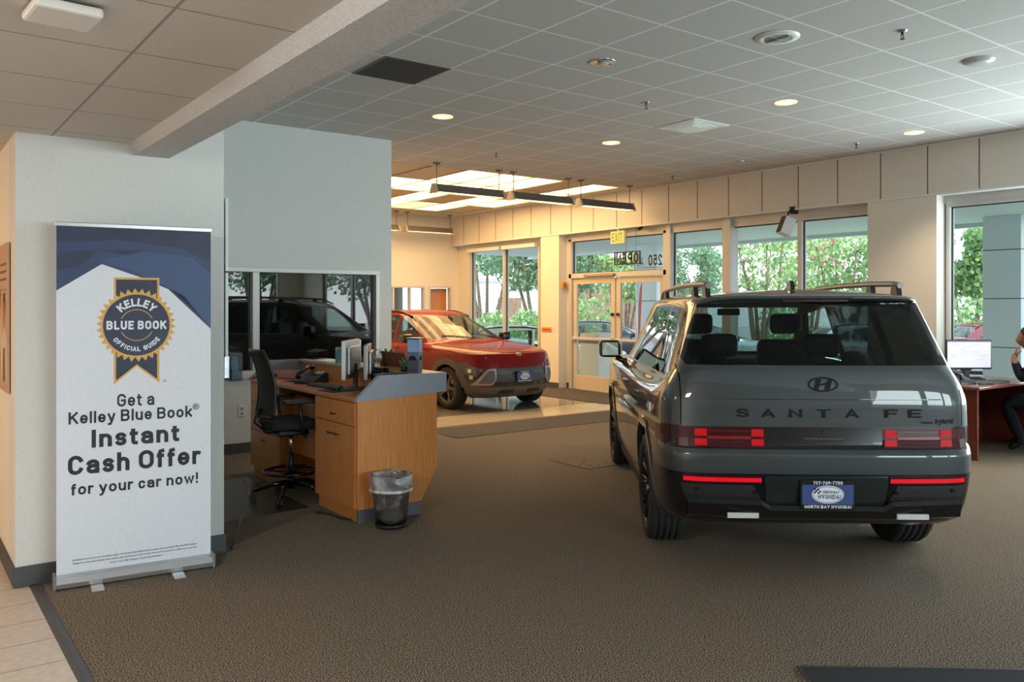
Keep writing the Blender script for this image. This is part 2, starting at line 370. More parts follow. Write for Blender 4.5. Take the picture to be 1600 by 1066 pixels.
# main ceiling, leaving the luminous field open for its own panels
LX0, LX1, LY0, LY1 = 3.80 + .6096 * 3, 3.80 + .6096 * 10, 4.74 + .6096 * 9, 4.74 + .6096 * 17
q = MB()
q.box((1.3, YR, CZ), (XG + .3, LY0, CZ + .15)); q.box((1.3, LY1, CZ), (XG + .3, YB + .2, CZ + .15))
q.box((1.3, LY0, CZ), (LX0, LY1, CZ + .15)); q.box((LX1, LY0, CZ), (XG + .3, LY1, CZ + .15))
q.box((1.2, YR, CZ + .15), (XG + .3, YB + .2, CZ + .3)); struct('ceiling', q, M_ceil)
box_struct('ceiling', (-.3, YR, LZ), (1.22, YC, LZ + .1), M_ceilL)
box_struct('ceiling', (-3.2, YR, LZ), (-.3, 12.5, LZ + .1), M_ceilL2)
box_struct('ceiling', (-.3, YC, LZ), (.58, 12.5, LZ + .1), M_ceilL2)
# dropped beam between the two ceilings
q = MB(); q.prism([(1.20, 2.49), (1.40, 2.49), (1.40, 3.60), (1.17, 3.60), (1.17, LZ)], 'xz', YR, YC); struct('trim_2', q, M_beam)
# front pier (behind the banner)
box_struct('wall_front', (.58, YC, 0), (1.74, YC + .3, 3.6), M_wall)
q = MB(); q.box((.58, YC + .3, 0), (.72, 12.5, 3.6)); struct('wall_hallway', q, M_wwall)
box_struct('wall_passage', (1.62, YC + .3, 0), (1.74, YW, 3.6), M_wall)
box_struct('wall_left', (-3.3, YR, 0), (-3.2, 12.5, 3.6), M_wwall)
box_struct('wall_end', (-3.2, 12.4, 0), (.58, 12.5, 3.6), M_wwall)
# office wall with interior window
q = MB(); wx0, wx1, wz0, wz1 = 2.42, 4.70, .83, 1.995
q.box((1.62, YW, 0), (4.87, YW + .14, wz0)); q.box((1.62, YW, wz1), (4.87, YW + .14, 3.6)); q.box((1.62, YW, wz0), (wx0, YW + .14, wz1)); q.box((wx1, YW, wz0), (4.87, YW + .14, wz1))
struct('wall_office', q, M_wall)
box_struct('wall_office_side', (4.75, YW + .14, 0), (4.87, YB, 3.6), M_wwall)
M_dark = mat('unlit office shade', (.05, .05, .055), .8)  # near-black colour puts the gloom of the unlit room into its walls
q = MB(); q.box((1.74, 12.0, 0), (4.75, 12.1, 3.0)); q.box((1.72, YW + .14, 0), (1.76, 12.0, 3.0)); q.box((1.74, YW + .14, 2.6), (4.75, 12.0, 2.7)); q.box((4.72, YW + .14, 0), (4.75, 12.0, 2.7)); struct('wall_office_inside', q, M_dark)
q = MB()
def ring(q, ax, c0, c1, u0, u1, z0, z1, w, m=None, bev=.004):
    """rectangular frame of width w; ax='y' -> lies in a plane of constant y between c0 and c1"""
    def bx(a, b, za, zb):
        if ax == 'y': q.box((a, c0, za), (b, c1, zb), m, bev)
        else: q.box((c0, a, za), (c1, b, zb), m, bev)
    bx(u0, u1, z1 - w, z1); bx(u0, u1, z0, z0 + w); bx(u0, u0 + w, z0 + w, z1 - w); bx(u1 - w, u1, z0 + w, z1 - w)
ring(q, 'y', YW - .03, YW + .12, wx0, wx1, wz0, wz1, .05); q.box((3.17, YW - .03, wz0 + .05), (3.245, YW + .12, wz1 - .05), None, .004)
q.box((wx0 - .03, YW - .05, wz0 - .03), (wx1 + .03, YW, wz0 + .02), None, .004)
struct('window_frame_1', q, M_alu).name = 'window_1'
M_iglass = glass('dark office glass', (.30, .33, .33), 2.6)
q = MB(); q.box((wx0 + .05, YW + .045, wz0 + .05), (3.17, YW + .051, wz1 - .05)); q.box((3.245, YW + .045, wz0 + .05), (wx1 - .05, YW + .051, wz1 - .05))
q.build('glass_pane', M_iglass, bpy.data.objects['window_1'])
# baseboards
def bb(name, a, b): q = MB(); q.box(a, b, None, .003); struct(name, q, M_base)
bb('baseboard_front', (.57, YC - .012, 0), (1.752, YC, .115)); bb('baseboard_hallway', (.568, YC, 0), (.58, 12.4, .115))
bb('baseboard_office', (1.76, YW - .012, 0), (4.88, YW, .11)); bb('baseboard_office_side', (4.87, YW, 0), (4.882, YB, .11))
bb('baseboard_passage', (1.74, YC, 0), (1.752, YW, .11))

# ---------- back wall (seen over the red car): upper wall, office windows, open door
q = MB(); b0, b1 = 4.87, XG + .2
q.box((b0, YB, 2.02), (b1, YB + .12, 3.6)); q.box((b0, YB, 0), (8.0, YB + .12, 2.02)); q.box((9.605, YB, 0), (9.70, YB + .12, 2.02)); q.box((10.30, YB, 0), (b1, YB + .12, 2.02)); q.box((8.0, YB, 0), (9.605, YB + .12, .8))
struct('wall_back', q, M_wwall)
q = MB(); ring(q, 'y', YB - .02, YB + .1, 8.0, 9.605, .8, 2.02, .045); q.box((8.8, YB, .8), (8.84, YB + .1, 2.0)); q.box((9.22, YB, .8), (9.26, YB + .1, 2.0))
o = struct('window_2', q, M_alu); q = MB(); q.box((8.04, YB + .04, .84), (9.56, YB + .046, 1.98)); q.build('glass_pane', M_glass, o)
q = MB(); ring(q, 'y', YB - .02, YB + .1, 9.70, 10.30, -.02, 2.02, .04); struct('door_1', q, M_alu)
M_door = wood('golden door veneer', lin((196, 132, 62)), lin((170, 108, 44)))
q = MB(); q.box((9.75, YB + .12, .01), (10.25, YB + .165, 1.97)); o = q.build('door_leaf', M_door, bpy.data.objects['door_1'])
q = MB(); q.box((10.19, YB + .10, .95), (10.23, YB + .12, 1.12)); q.build('hinge', M_steel, bpy.data.objects['door_1'])
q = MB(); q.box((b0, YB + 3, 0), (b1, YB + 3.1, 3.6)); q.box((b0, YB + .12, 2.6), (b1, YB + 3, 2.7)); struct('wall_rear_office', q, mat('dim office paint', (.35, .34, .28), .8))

# ---------- soffit and window wall along X
q = MB(); q.box((XS, YR, 2.945), (XG + .35, YB, 3.6)); struct('wall_soffit', q, M_panel)
q = MB()
y = 4.62 - .6096 * 19
while y < YB:
    if y > YR: q.box((XS - .002, y - .006, 2.955), (XS + .002, y + .006, 3.555))
    y += .6096
struct('trim_3', q, M_groove)
q = MB(); q.box((XS - .012, YR, 2.93), (XG - .05, YB, 2.953)); q.box((XS - .01, YR, 3.548), (XS, YB, 3.568)); struct('trim_4', q, M_white)
# piers: (y0, y1, front x)
def pier(name, y0, y1, x0, z1=2.945, m=None): box_struct(name, (x0, y0, 0), (XG + .12, y1, z1), m or M_wwall)
pier('wall_pier', 12.30, 12.85, XS); pier('wall_window_side', 12.85, 13.14, XG - .02); pier('wall_door_side', 12.22, 12.30, XG - .05)
pier('wall_pier_right', 5.12, 6.02, XS); pier('wall_corner', 15.64, YB, XG - .05)
q = MB(); q.box((XG - .06, YR, 2.84), (XG + .12, YB, 2.95)); struct('trim_5', q, M_alu)
for (y0, y1) in ((12.30, 12.85), (5.12, 6.02)): bb('baseboard_pier', (XS - .01, y0, 0), (XS, y1, .11))
bb('baseboard_pier', (XS, 12.84, 0), (XG, 12.86, .11)); bb('baseboard_pier', (XG - .062, 12.22, 0), (XG - .05, 12.30, .11))
def window(n, y0, y1, z0, z1, mulls=(), w=.045, gl=True):
    q = MB(); ring(q, 'x', XG - .06, XG + .06, y0, y1, z0, z1, w)
    for mm in mulls: q.box((XG - .06, mm - .035, z0 + w), (XG + .06, mm + .035, z1 - w), None, .004)
    o = struct('window_%d' % n, q, M_alu)
    if gl:
        ys = [y0 + w] + [v for mm in mulls for v in (mm - .035, mm + .035)] + [y1 - w]
        q = MB(); g = MB()
        for a, b in zip(ys[::2], ys[1::2]):
            q.box((XG - .003, a, z0 + w), (XG + .003, b, z1 - w)); ring(g, 'x', XG - .012, XG + .012, a, b, z0 + w, z1 - w, .014, bev=0)
        q.build('glass_pane', M_glass, o); g.build('gasket', M_gasket, o)
    return o
window(3, 13.14, 15.64, .10, 2.84, (14.35,))
window(4, 8.50, 9.64, .10, 2.84); window(5, 6.02, 8.42, .10, 2.84, (7.17,))
q = MB(); q.box((XS + .12, 8.34, 0), (XG + .06, 8.50, 2.945), None, .004); q.box((XG - .1, 9.60, 0), (XG + .06, 9.70, 2.945), None, .004); struct('trim_6', q, M_alu)
window(6, 1.95, 5.10, .10, 2.84); window(7, -1.6, 1.9, .10, 2.84, (.15,)); window(8, -5.6, -1.7, .10, 2.84, (-3.6,))
box_struct('wall_window_end', (XG - .06, YR, 0), (XG + .12, -5.6, 2.945), M_wwall)
box_struct('wall_window_base', (XG - .05, YR, -.02), (XG + .1, 9.6, .10), M_alu); box_struct('wall_window_base', (XG - .05, 13.14, -.02), (XG + .1, 15.64, .10), M_alu)
# roller blind headers over the far window
q = MB(); q.box((XG - .16, 14.40, 2.76), (XG - .07, 15.60, 2.84), None, .006); q.box((XG - .16, 13.17, 2.76), (XG - .07, 14.31, 2.84), None, .006); struct('trim_7', q, M_white)
# rear wall with windows, behind the camera
q = MB(); q.box((-3.2, YR - .15, 2.7), (XG + .3, YR, 3.6)); q.box((-3.2, YR - .15, 0), (1.6, YR, 2.7)); q.box((9.7, YR - .15, 0), (XG + .3, YR, 2.7)); q.box((1.6, YR - .15, 0), (9.7, YR, .15))
for xx in (3.6, 5.6, 7.6): q.box((xx - .12, YR - .15, .15), (xx + .12, YR, 2.7))
struct('wall_rear', q, M_wwall)
q = MB()
for a, b in ((1.6, 3.48), (3.72, 5.48), (5.72, 7.48), (7.72, 9.7)): ring(q, 'y', YR - .1, YR - .02, a, b, .15, 2.7, .05)
o = struct('window_9', q, M_alu); q = MB(); q.box((1.65, YR - .06, .2), (9.65, YR - .055, 2.65)); q.build('glass_pane', M_glass, o)

# ---------- entrance doors
q = MB(); dy0, dy1 = 9.72, 12.22
q.box((XG - .07, dy0, 2.10), (XG + .07, dy1, 2.19), None, .004); q.box((XG - .07, dy0, 2.80), (XG + .07, dy1, 2.86)); q.box((XG - .07, dy1 - .07, 0), (XG + .07, dy1, 2.85), None, .004); q.box((XG - .07, dy0, 0), (XG + .07, dy0 + .07, 2.85), None, .004)
fr = struct('door_2', q, M_alu)
q = MB(); q.box((XG - .003, dy0 + .07, 2.19), (XG + .003, dy1 - .07, 2.80)); q.build('transom_pane', M_glass, fr)
q = MB(); ring(q, 'x', XG - .012, XG + .012, dy0 + .07, dy1 - .07, 2.19, 2.80, .014, bev=0); q.build('gasket', M_gasket, fr)
M_doorf = mat('tan door frame', (.62, .54, .42), .4)
def door_leaf(y0, y1, hy):
    q = MB(); z1 = 2.09; s_ = .10
    q.box((XG - .025, y0, .01), (XG + .025, y0 + s_, z1), None, .004); q.box((XG - .025, y1 - s_, .01), (XG + .025, y1, z1), None, .004)
    q.box((XG - .025, y0 + s_, z1 - .1), (XG + .025, y1 - s_, z1)); q.box((XG - .025, y0 + s_, .01), (XG + .025, y1 - s_, .27))
    o = q.build('door_leaf', M_doorf, fr)
    q = MB(); q.box((XG - .003, y0 + s_, .27), (XG + .003, y1 - s_, z1 - .1)); q.build('glass_pane', M_glass, o)
    q = MB(); q.box((XG - .10, y0 + .03, .94), (XG - .05, y1 - .03, .99), None, .008); q.box((XG - .06, y0 + .03, .93), (XG - .02, y0 + .10, 1.0)); q.box((XG - .06, y1 - .10, .93), (XG - .02, y1 - .03, 1.0)); q.build('push_bar', M_alu, o)
    q = MB(); q.box((XG - .06, hy - .03, 1.40), (XG - .026, hy + .03, 1.45), None, .004); q.build('lock', M_black, o)
door_leaf(11.0, 12.14, 11.05); door_leaf(9.80, 10.96, 10.9)
q = MB(); q.box((XG - .11, 10.95, 2.12), (XG - .07, 11.75, 2.165), None, .004); q.build('door_closer_label', mat('bronze strip', (.28, .20, .12), .4), fr)
q = MB(); random.seed(3)
for k in range(16): q.box((XG - .1125, 11.0 + k * .045, 2.135), (XG - .1105, 11.0 + k * .045 + random.uniform(.015, .034), 2.15))
q.build('closer_lettering', mat('pale lettering', (.7, .62, .45), .5), fr)
# address lettering stuck to the transom (reads right from outside)
q = MB()
def sig(t, y0, y1, z, h, m, w): stroke_text(q, t, y0, y1, h, frame((XG + .006, 0, z), (0, 1, 0), (0, 0, 1)), m, w=w)
sig('1250', 9.80, 10.20, 2.27, .19, M_black, .19)
M_letter = mat('blue grey window lettering', lin((58, 72, 96)), .5)
sig('AUTO', 10.32, 10.66, 2.265, .17, M_letter, .13); sig('CENTER', 10.76, 11.24, 2.26, .17, M_letter, .14); sig('DRIVE', 11.34, 11.76, 2.255, .17, M_letter, .13)
q.build('address_lettering', None, fr)
# ------------------------------------------------------------------ ceiling fixtures
WARM = (1, .66, .30)
def emis(name, c, s):
    return mat(name, c, .5, emit=c, es=s)
M_lumi = emis('lit warm diffuser', (1, .74, .34), 3.0); M_lumd = emis('dim warm diffuser', (1, .66, .28), 1.4)
M_ctile = mat('acoustic tile', (.62, .54, .45), .9, bump=(160, .3, .002))
lit = {0: '..LLL.L', 1: '.LLLL.L', 2: 'LL.L.LL', 3: 'LLLLDL.'}
LUM = thing('luminous_ceiling', 'warm glowing ceiling field of lit panels above the red car', 'ceiling light', (LX0, LY0, CZ))
for r_ in range(4):
    for i in range(7):
        k = lit[r_][i]; x0 = LX0 + .6096 * i; y0 = LY0 + 1.2192 * r_
        q = MB(); q.box((x0 + .012, y0 + .012, CZ + .012), (x0 + .598, y0 + 1.207, CZ + .03))
        if k == '.': o = q.build('ceiling_tile', M_ctile); o['kind'] = 'structure'
        else:
            q.bm.free(); q = MB()
            for a, b in (((0, 0, 0), (.6096, .012, .035)), ((0, 1.207, 0), (.6096, 1.2192, .035)), ((0, .012, 0), (.012, 1.207, .035)), ((.598, .012, 0), (.6096, 1.207, .035))): q.box(a, b)
            fr_ = q.build('light_panel', M_panel, LUM, (x0 - LX0, y0 - LY0, 0))
            q = MB(); q.box((.012, .012, .012), (.598, 1.207, .03)); q.build('diffuser', M_lumd if k == 'D' else M_lumi, fr_)
q = MB()
for i in range(8): x = LX0 + .6096 * i; q.box((x - .011, LY0, CZ - .004), (x + .011, LY1, CZ + .004))
for j in range(5): y = LY0 + 1.2192 * j; q.box((LX0, y - .011, CZ - .004), (LX1, y + .011, CZ + .004))
struct('trim_8', q, mat('ceiling bar', (.40, .34, .27), .5))
light('luminous_ceiling_glow', 'AREA', (7.7, 12.7, CZ - .03), 165, (1, .54, .22), 3.9, 4.6, direction=(0, 0, -1))

# pendant linear fixtures
def make_pendant():
    t = thing('pendant_light', '', 'pendant light')
    L = 1.19
    q = MB(); q.prism([(-.035, .115), (.035, .115), (.095, 0), (.085, 0), (.03, .10), (-.03, .10), (-.085, 0), (-.095, 0)], 'yz', .03, L - .03); q.build('housing', mat('grey painted housing', (.13, .115, .10), .45), t)
    for x in (.0, L - .03):
        q = MB(); q.prism([(-.04, .12), (.04, .12), (.10, -.01), (-.10, -.01)], 'yz', x, x + .03); q.build('end_cap', mat('beige end cap', (.50, .44, .34), .45), t)
    q = MB(); q.prism([(-.03, .02), (.03, .02), (.03, .06), (-.03, .06)], 'yz', .04, L - .04)
    for k in range(24): x = .05 + k * (L - .1) / 23; q.box((x - .002, -.08, .0), (x + .002, .08, .022))
    q.build('louvre', emis('pendant glow', (1, .74, .36), 1.6), t)
    for x in (.06, L - .06):
        q = MB(); q.cyl((x, 0, .11), (x, 0, CZ - 3.16), .007, None, None, 10); q.lathe([(.0, CZ - 3.16), (.06, CZ - 3.16), (.045, CZ - 3.185), (.012, CZ - 3.19)], None, 20, c=(x, 0, 0)); q.build('stem', mat('stem metal', (.22, .20, .18), .35, metal=.6), t)
    return t
PD = make_pendant()
names = ('leftmost, hanging at the open end of the row', 'middle of the row of three', 'rightmost, nearest the window soffit')
for k in range(3):
    o = PD if k == 0 else copy_tree(PD)
    o.location = (6.08 + 1.333 * k, 9.99, 3.16); o['label'] = 'grey pendant trough light, ' + names[k]; o['group'] = 'pendant lights in the near row'
for k in range(2):
    o = copy_tree(PD); o.location = (7.45 + 1.333 * k, 15.57, 3.16); o['label'] = 'pendant trough light in the far row, ' + ('left one, partly hidden by the grey wall' if k == 0 else 'right one'); o['group'] = 'pendant lights in the far row'

# downlights
def make_can(lit_):
    t = thing('recessed_downlight', '', 'downlight')
    q = MB(); q.lathe([(.108, .0), (.108, -.006), (.092, -.010), (.086, -.009), (.06, -.005), (.0, -.004)], None, 32); q.build('reflector', M_chrome if not lit_ else mat('lit reflector', (.9, .75, .5), .35, metal=.4, emit=(1, .66, .30), es=1.0), t)
    q = MB(); q.lathe([(.050, -.007), (.045, -.012), (0, -.014)], None, 28); q.build('lamp', emis('warm lamp', (1, .80, .50), 2.2) if lit_ else mat('frosted lamp', (.55, .55, .52), .4), t)
    return t
CANL = make_can(True); CANL.location = (4.69, 7.51, CZ)
CANL['label'] = 'lit warm round downlight high above the office corner'; CANL['group'] = 'downlights in the tiled ceiling'
for (x, y), lb in (((7.05, 4.98), 'lit warm round downlight right of the white air diffuser'), ((7.09, 7.49), 'lit warm round downlight left of and beyond the white air diffuser'), ((9.46, 4.97), 'lit warm round downlight near the panelled soffit over the grey car')):
    dup(CANL, (x, y, CZ), 0, lb, 'downlights in the tiled ceiling')
CANO = make_can(False); CANO.location = (4.69, 5.05, CZ); CANO['label'] = 'unlit chrome downlight between black return grille and round ceiling speaker'; CANO['group'] = 'downlights in the tiled ceiling'
dup(CANO, (9.45, 7.43, CZ), 0, 'unlit chrome downlight far back near the panelled soffit', 'downlights in the tiled ceiling')
for (x, y) in ((4.69, 7.51), (7.05, 4.98), (7.09, 7.49), (9.46, 4.97), (7.05, 2.5)):
    light('downlight_beam', 'SPOT', (x, y, CZ - .03), 120, (1, .76, .50), .05, direction=(0, 0, -1), spot=R(95), blend=.8)
# round ceiling speaker
t = thing('ceiling_speaker', 'round white ceiling speaker with perforated grille and crossbar', 'speaker', (5.29, 3.81, CZ))
q = MB(); q.lathe([(.16, 0), (.16, -.008), (.11, -.016), (.10, -.012)], None, 40); q.build('trim_ring', mat('bright white enamel', (.85, .87, .86), .3), t)
q = MB(); q.lathe([(.10, -.012), (.0, -.012)], None, 40)
q.build('grille', mat('perforated grille', (.55, .58, .57), .4, noise_=(180, (.15, .16, .16), .5, .55)), t)
q = MB(); q.box((-.008, -.1, -.024), (.008, .1, -.012)); q.box((-.1, -.006, -.018), (.1, .006, -.012)); q.cyl((0, 0, -.03), (0, 0, -.012), .016); q.build('crossbar', mat('dull grey plastic', (.3, .31, .31), .4), t)
# dome detector
t = thing('smoke_detector', 'low white domed detector near the right edge of the ceiling', 'smoke detector', (7.09, 3.19, CZ))
q = MB(); q.lathe([(.12, 0), (.12, -.012), (.085, -.03), (.03, -.036), (0, -.036)], None, 32); q.build('dome', mat('off white plastic', (.55, .56, .56), .3), t)
# white supply diffuser and dark return grille, each one tile
t = thing('air_diffuser', 'square white glossy air diffuser set in the tile ceiling', 'air vent', (6.85 + .0, 5.96, CZ))
q = MB(); q.box((.02, .02, -.010), (.59, .59, .0), None, .003); q.build('frame', M_white, t)
q = MB()
for k in range(4): s_ = .06 + k * .055; q.prism([(s_, s_), (.61 - s_, s_), (.61 - s_, .61 - s_), (s_, .61 - s_)], 'xy', -.013 - .003 * k, -.010)
q.build('louvres', mat('satin white metal', (.80, .82, .84), .18), t)
t = thing('return_grille', 'square black egg-crate return air grille beside the beam', 'air vent', (3.19, 5.96, CZ))
q = MB(); ring(q, 'y', 0, .001, 0, .01, 0, .01, .001); q.bm.free(); q = MB()
for a, b in (((0, 0, -.006), (.61, .02, .0)), ((0, .59, -.006), (.61, .61, .0)), ((0, .02, -.006), (.02, .59, .0)), ((.59, .02, -.006), (.61, .59, .0))): q.box(a, b)
q.build('frame', M_blackm, t)
q = MB(); q.box((.02, .02, -.002), (.59, .59, 0)); q.build('backing', mat('vent dark', (.01, .01, .01), .7), t)
q = MB()
for k in range(1, 24): q.box((.02, .02 + k * .0238, -.006), (.59, .024 + k * .0238, -.002))
q.build('slats', mat('vent slat', (.045, .04, .035), .5), t)
# sprinklers
def make_spr():
    t = thing('sprinkler_head', '', 'sprinkler')
    q = MB(); q.lathe([(.035, 0), (.03, -.01), (.012, -.012)], None, 18); q.build('escutcheon', M_steel, t)
    q = MB(); q.cyl((0, 0, -.012), (0, 0, -.03), .009, None, None, 8); q.tube([(-.012, 0, -.03), (-.016, 0, -.045), (0, 0, -.06)], .003, None, 6); q.tube([(.012, 0, -.03), (.016, 0, -.045), (0, 0, -.06)], .003, None, 6); q.cyl((0, 0, -.060), (0, 0, -.063), .018, None, None, 12); q.build('deflector', mat('dark bronze', (.05, .04, .03), .4, metal=.6), t)
    return t
SP = make_spr(); spots = [((5.89, 3.18), 'between the round speaker and the domed detector'), ((5.96, 5.8), 'just in front of the white air diffuser'), ((6.34, 8.85), 'above the leftmost pendant light'), ((9.61, 8.8), 'above the right end of the pendant row'), ((9.52, 5.72), 'near the panelled soffit')]
for k, ((x, y), lb) in enumerate(spots):
    o = SP if k == 0 else copy_tree(SP); o.location = (x, y, CZ); o['label'] = 'small fire sprinkler in the high ceiling ' + lb; o['group'] = 'ceiling sprinklers'
# wireless access point on the low ceiling
t = thing('access_point', 'flat white rounded wireless access point on the low left ceiling', 'access point', (.46, 3.06, LZ), R(4))
q = MB(); q.box((-.10, -.10, -.045), (.10, .10, -.012), None, .011); q.build('cover', mat('white device plastic', (.72, .69, .66), .4), t)
q = MB(); q.box((-.07, -.06, -.012), (.08, .06, 0)); q.build('bracket', M_black, t)

# ------------------------------------------------------------------ roll-up banner
M_bn_w = mat('banner white', lin((216, 222, 232)), .45); M_navy = mat('banner navy', lin((34, 46, 78)), .45, noise_=(2, lin((26, 34, 58)), .4, .6)); M_navy2 = mat('banner mid blue', lin((40, 60, 100)), .45)
M_navy3 = mat('banner slate blue', lin((50, 74, 116)), .45); M_gold = mat('banner gold', lin((214, 168, 84)), .5); M_ink = mat('banner ink', lin((22, 24, 34)), .5); M_lw = mat('banner lettering white', lin((225, 230, 240)), .5)
t = thing('rollup_banner', 'tall roll-up banner stand with blue ribbon seal advertising instant cash offers', 'banner stand', (1.17, 5.225, 0), R(-6.1))
q = MB(); q.box((-.412, -.002, .07), (.412, .002, 2.03)); q.build('banner_sheet', M_bn_w, t)
def flat(parent, name, poly, y, m, x=None):
    q = MB(); q.prism(poly, 'xz', y, -.002); return q.build(name, m, parent)
# blue header shapes, each a printed layer
q = MB()
q.prism([(-.412, 2.03), (.412, 2.03), (.412, 1.44), (.15, 1.70), (-.184, 1.818), (-.412, 1.665)], 'xz', -.0026, -.002, M_navy)
q.prism([(-.412, 1.665), (-.184, 1.818), (.0, 1.755), (.30, 1.62), (.412, 1.44), (.412, 1.46), (.24, 1.70), (.0, 1.86), (-.20, 1.90), (-.30, 1.80), (-.412, 1.78)], 'xz', -.0030, -.002, M_navy2)
q.prism([(.412, 1.44), (.412, 1.78), (.30, 1.87), (.05, 1.90), (-.19, 1.84), (.0, 1.775), (.26, 1.64)], 'xz', -.0034, -.002, M_navy3)
q.prism([(-.412, 1.88), (-.2, 1.90), (.05, 1.905), (.3, 1.87), (.412, 1.79), (.412, 1.84), (.25, 1.92), (-.1, 1.96), (-.412, 1.93)], 'xz', -.0032, -.002, M_navy2)
q.prism([(-.412, 1.665), (-.184, 1.818), (.412, 1.44), (.412, 1.40), (-.412, 1.40)], 'xz', -.0036, -.002, M_bn_w)
q.build('header_print', None, t)
# ribbon seal
q = MB(); S = 1.468
def rp(w, z0, z1, notch): return [(-w, z1), (w, z1), (w, z0), (0, notch), (-w, z0)]
q.prism(rp(.122, 1.127, 1.744, 1.228), 'xz', -.0040, -.002, M_gold); q.prism(rp(.110, 1.150, 1.732, 1.240), 'xz', -.0044, -.002, M_navy)
star = []
for k in range(68):
    a = 2 * math.pi * (k + .5) / 68; r_ = .214 if k % 2 else .186
    star.append((r_ * math.cos(a), S + r_ * math.sin(a)))
q.prism(star, 'xz', -.0048, -.002, M_gold)
def circ(r_, n=56, cz=S): return [(r_ * math.cos(2 * math.pi * k / n), cz + r_ * math.sin(2 * math.pi * k / n)) for k in range(n)]
q.prism(circ(.178), 'xz', -.0052, -.002, M_navy)
for a0, a1 in ((25, 155), (205, 335)):
    out = [(.092 * math.cos(R(a)), S + .092 * math.sin(R(a))) for a in range(a0, a1 + 1, 5)] + [(.088 * math.cos(R(a)), S + .088 * math.sin(R(a))) for a in range(a1, a0 - 1, -5)]
    q.prism(out, 'xz', -.0056, -.002, M_gold)
def arc_text(q, body, r_, mid, span, size, m, y, up=True):
    w = [{'I': .40, ' ': .55, 'L': .85}.get(c, 1) for c in body]; tot = sum(w); acc = 0
    for c, ww in zip(body, w):
        f = (acc + ww / 2) / tot - .5; acc += ww
        if c == ' ': continue
        a = R(mid - f * span) if up else R(mid + f * span)
        tv = Vector((math.sin(a), 0, -math.cos(a))) if up else Vector((-math.sin(a), 0, math.cos(a)))
        nv = Vector((math.cos(a), 0, math.sin(a))) * (1 if up else -1)
        o = Vector((r_ * math.cos(a), y, S + r_ * math.sin(a))) - nv * size / 2; W = max(GL[c][0], .2) * size * 1.0
        stroke_text(q, c, -W / 2, W / 2, size, frame(o, tv, nv), m, w=.22)
arc_text(q, 'KELLEY', .132, 90, 96, .046, M_lw, -.0056); arc_text(q, 'OFFICIAL GUIDE', .139, 270, 116, .027, M_lw, -.0056, up=False)
def line_text(q, body, u0, u1, z, h, m, y=-.0032, bold=.003):
    """one line of lettering fitted between u0 and u1; z = height of the capitals' middle, h = cap height"""
    me = text_bm(body, 1.0, bold=bold / h * .62, align='LEFT'); xs = [v.co.x for v in me.vertices]; x0, x1 = min(xs), max(xs)
    capm = text_bm('H', 1.0); ys = [v.co.y for v in capm.vertices]; y0, y1 = min(ys), max(ys)
    full = [v.co.y for v in me.vertices]
    sx = (u1 - u0) / (x1 - x0); sy = h / (y1 - y0)
    # align_y CENTER shifts by bounding box, so level on the capital line instead
    base = text_bm(body + '', 1.0, align='LEFT'); top = max(v.co.y for v in base.vertices)
    M = Matrix.Translation((u0, y, z + h / 2)) @ Matrix(((1, 0, 0, 0), (0, 0, -1, 0), (0, 1, 0, 0), (0, 0, 0, 1))) @ Matrix.Diagonal((sx, sy, 1, 1)) @ Matrix.Translation((-x0, -top, 0))
    me.transform(M); n0 = len(q.bm.faces); q.bm.from_mesh(me); q.bm.faces.ensure_lookup_table(); q._set(q.bm.faces[n0:], m)
stroke_text(q, 'BLUE BOOK', -.160, .160, .050, frame((0, -.0058, S - .025), (1, 0, 0), (0, 0, 1)), M_lw, w=.22)
q.build('ribbon_seal', None, t)
q = MB()
def big(body, u0, u1, zb, h, w=.17): stroke_text(q, body, u0, u1, h, frame((0, -.0034, zb), (1, 0, 0), (0, 0, 1)), M_ink, w=w, sp=.15)
big('Get a', -.104, .094, .998, .074); big('Kelley Blue Book', -.352, .305, .914, .068, .18); big('Instant', -.236, .232, .774, .102, .20); big('Cash Offer', -.355, .352, .628, .108, .20); big('for your car now!', -.339, .338, .514, .064, .18)
line_text(q, '®', .308, .345, .975, .034, M_ink, bold=.0005); line_text(q, '®', .143, .160, 1.137, .014, M_ink, bold=0)
line_text(q, 'Limitations and terms and conditions apply. An Instant Cash Offer may be lower than the Kelley Blue Book® Trade-in', -.333, .33, .150, .0085, M_ink, bold=0)
line_text(q, 'Range. For important details, see a dealer sales associate or click on the Terms of Service link on KBB.com to see the', -.330, .33, .130, .0085, M_ink, bold=0)
line_text(q, 'Instant Cash Offer Program Terms and Conditions.', -.141, .14, .109, .0085, M_ink, bold=0)
q.build('printed_lettering', None, t)
q = MB(); q.box((-.418, -.012, 2.025), (.418, .012, 2.05), None, .004); q.build('top_rail', M_steel, t)
q = MB(); q.prism([(-.045, .01), (-.05, .035), (-.035, .065), (-.01, .078), (.03, .078), (.05, .06), (.05, .012), (.03, .004), (-.03, .004)], 'yz', -.415, .415); q.build('base_cassette', M_steel, t)
for x in (-.43, .415):
    q = MB(); q.box((x, -.052, .002), (x + .015, .052, .082), None, .004); q.build('end_cap', mat('grey end plastic', (.18, .19, .2), .4), t)
for x in (-.213, .215):
    q = MB(); q.box((x - .032, -.16, .001), (x + .032, .10, .007), None, .003); q.build('foot', mat('light foot metal', (.62, .64, .66), .35, metal=.5), t)
q = MB(); q.cyl((0, .03, .07), (0, .03, 2.03), .008); q.build('support_pole', M_steel, t)

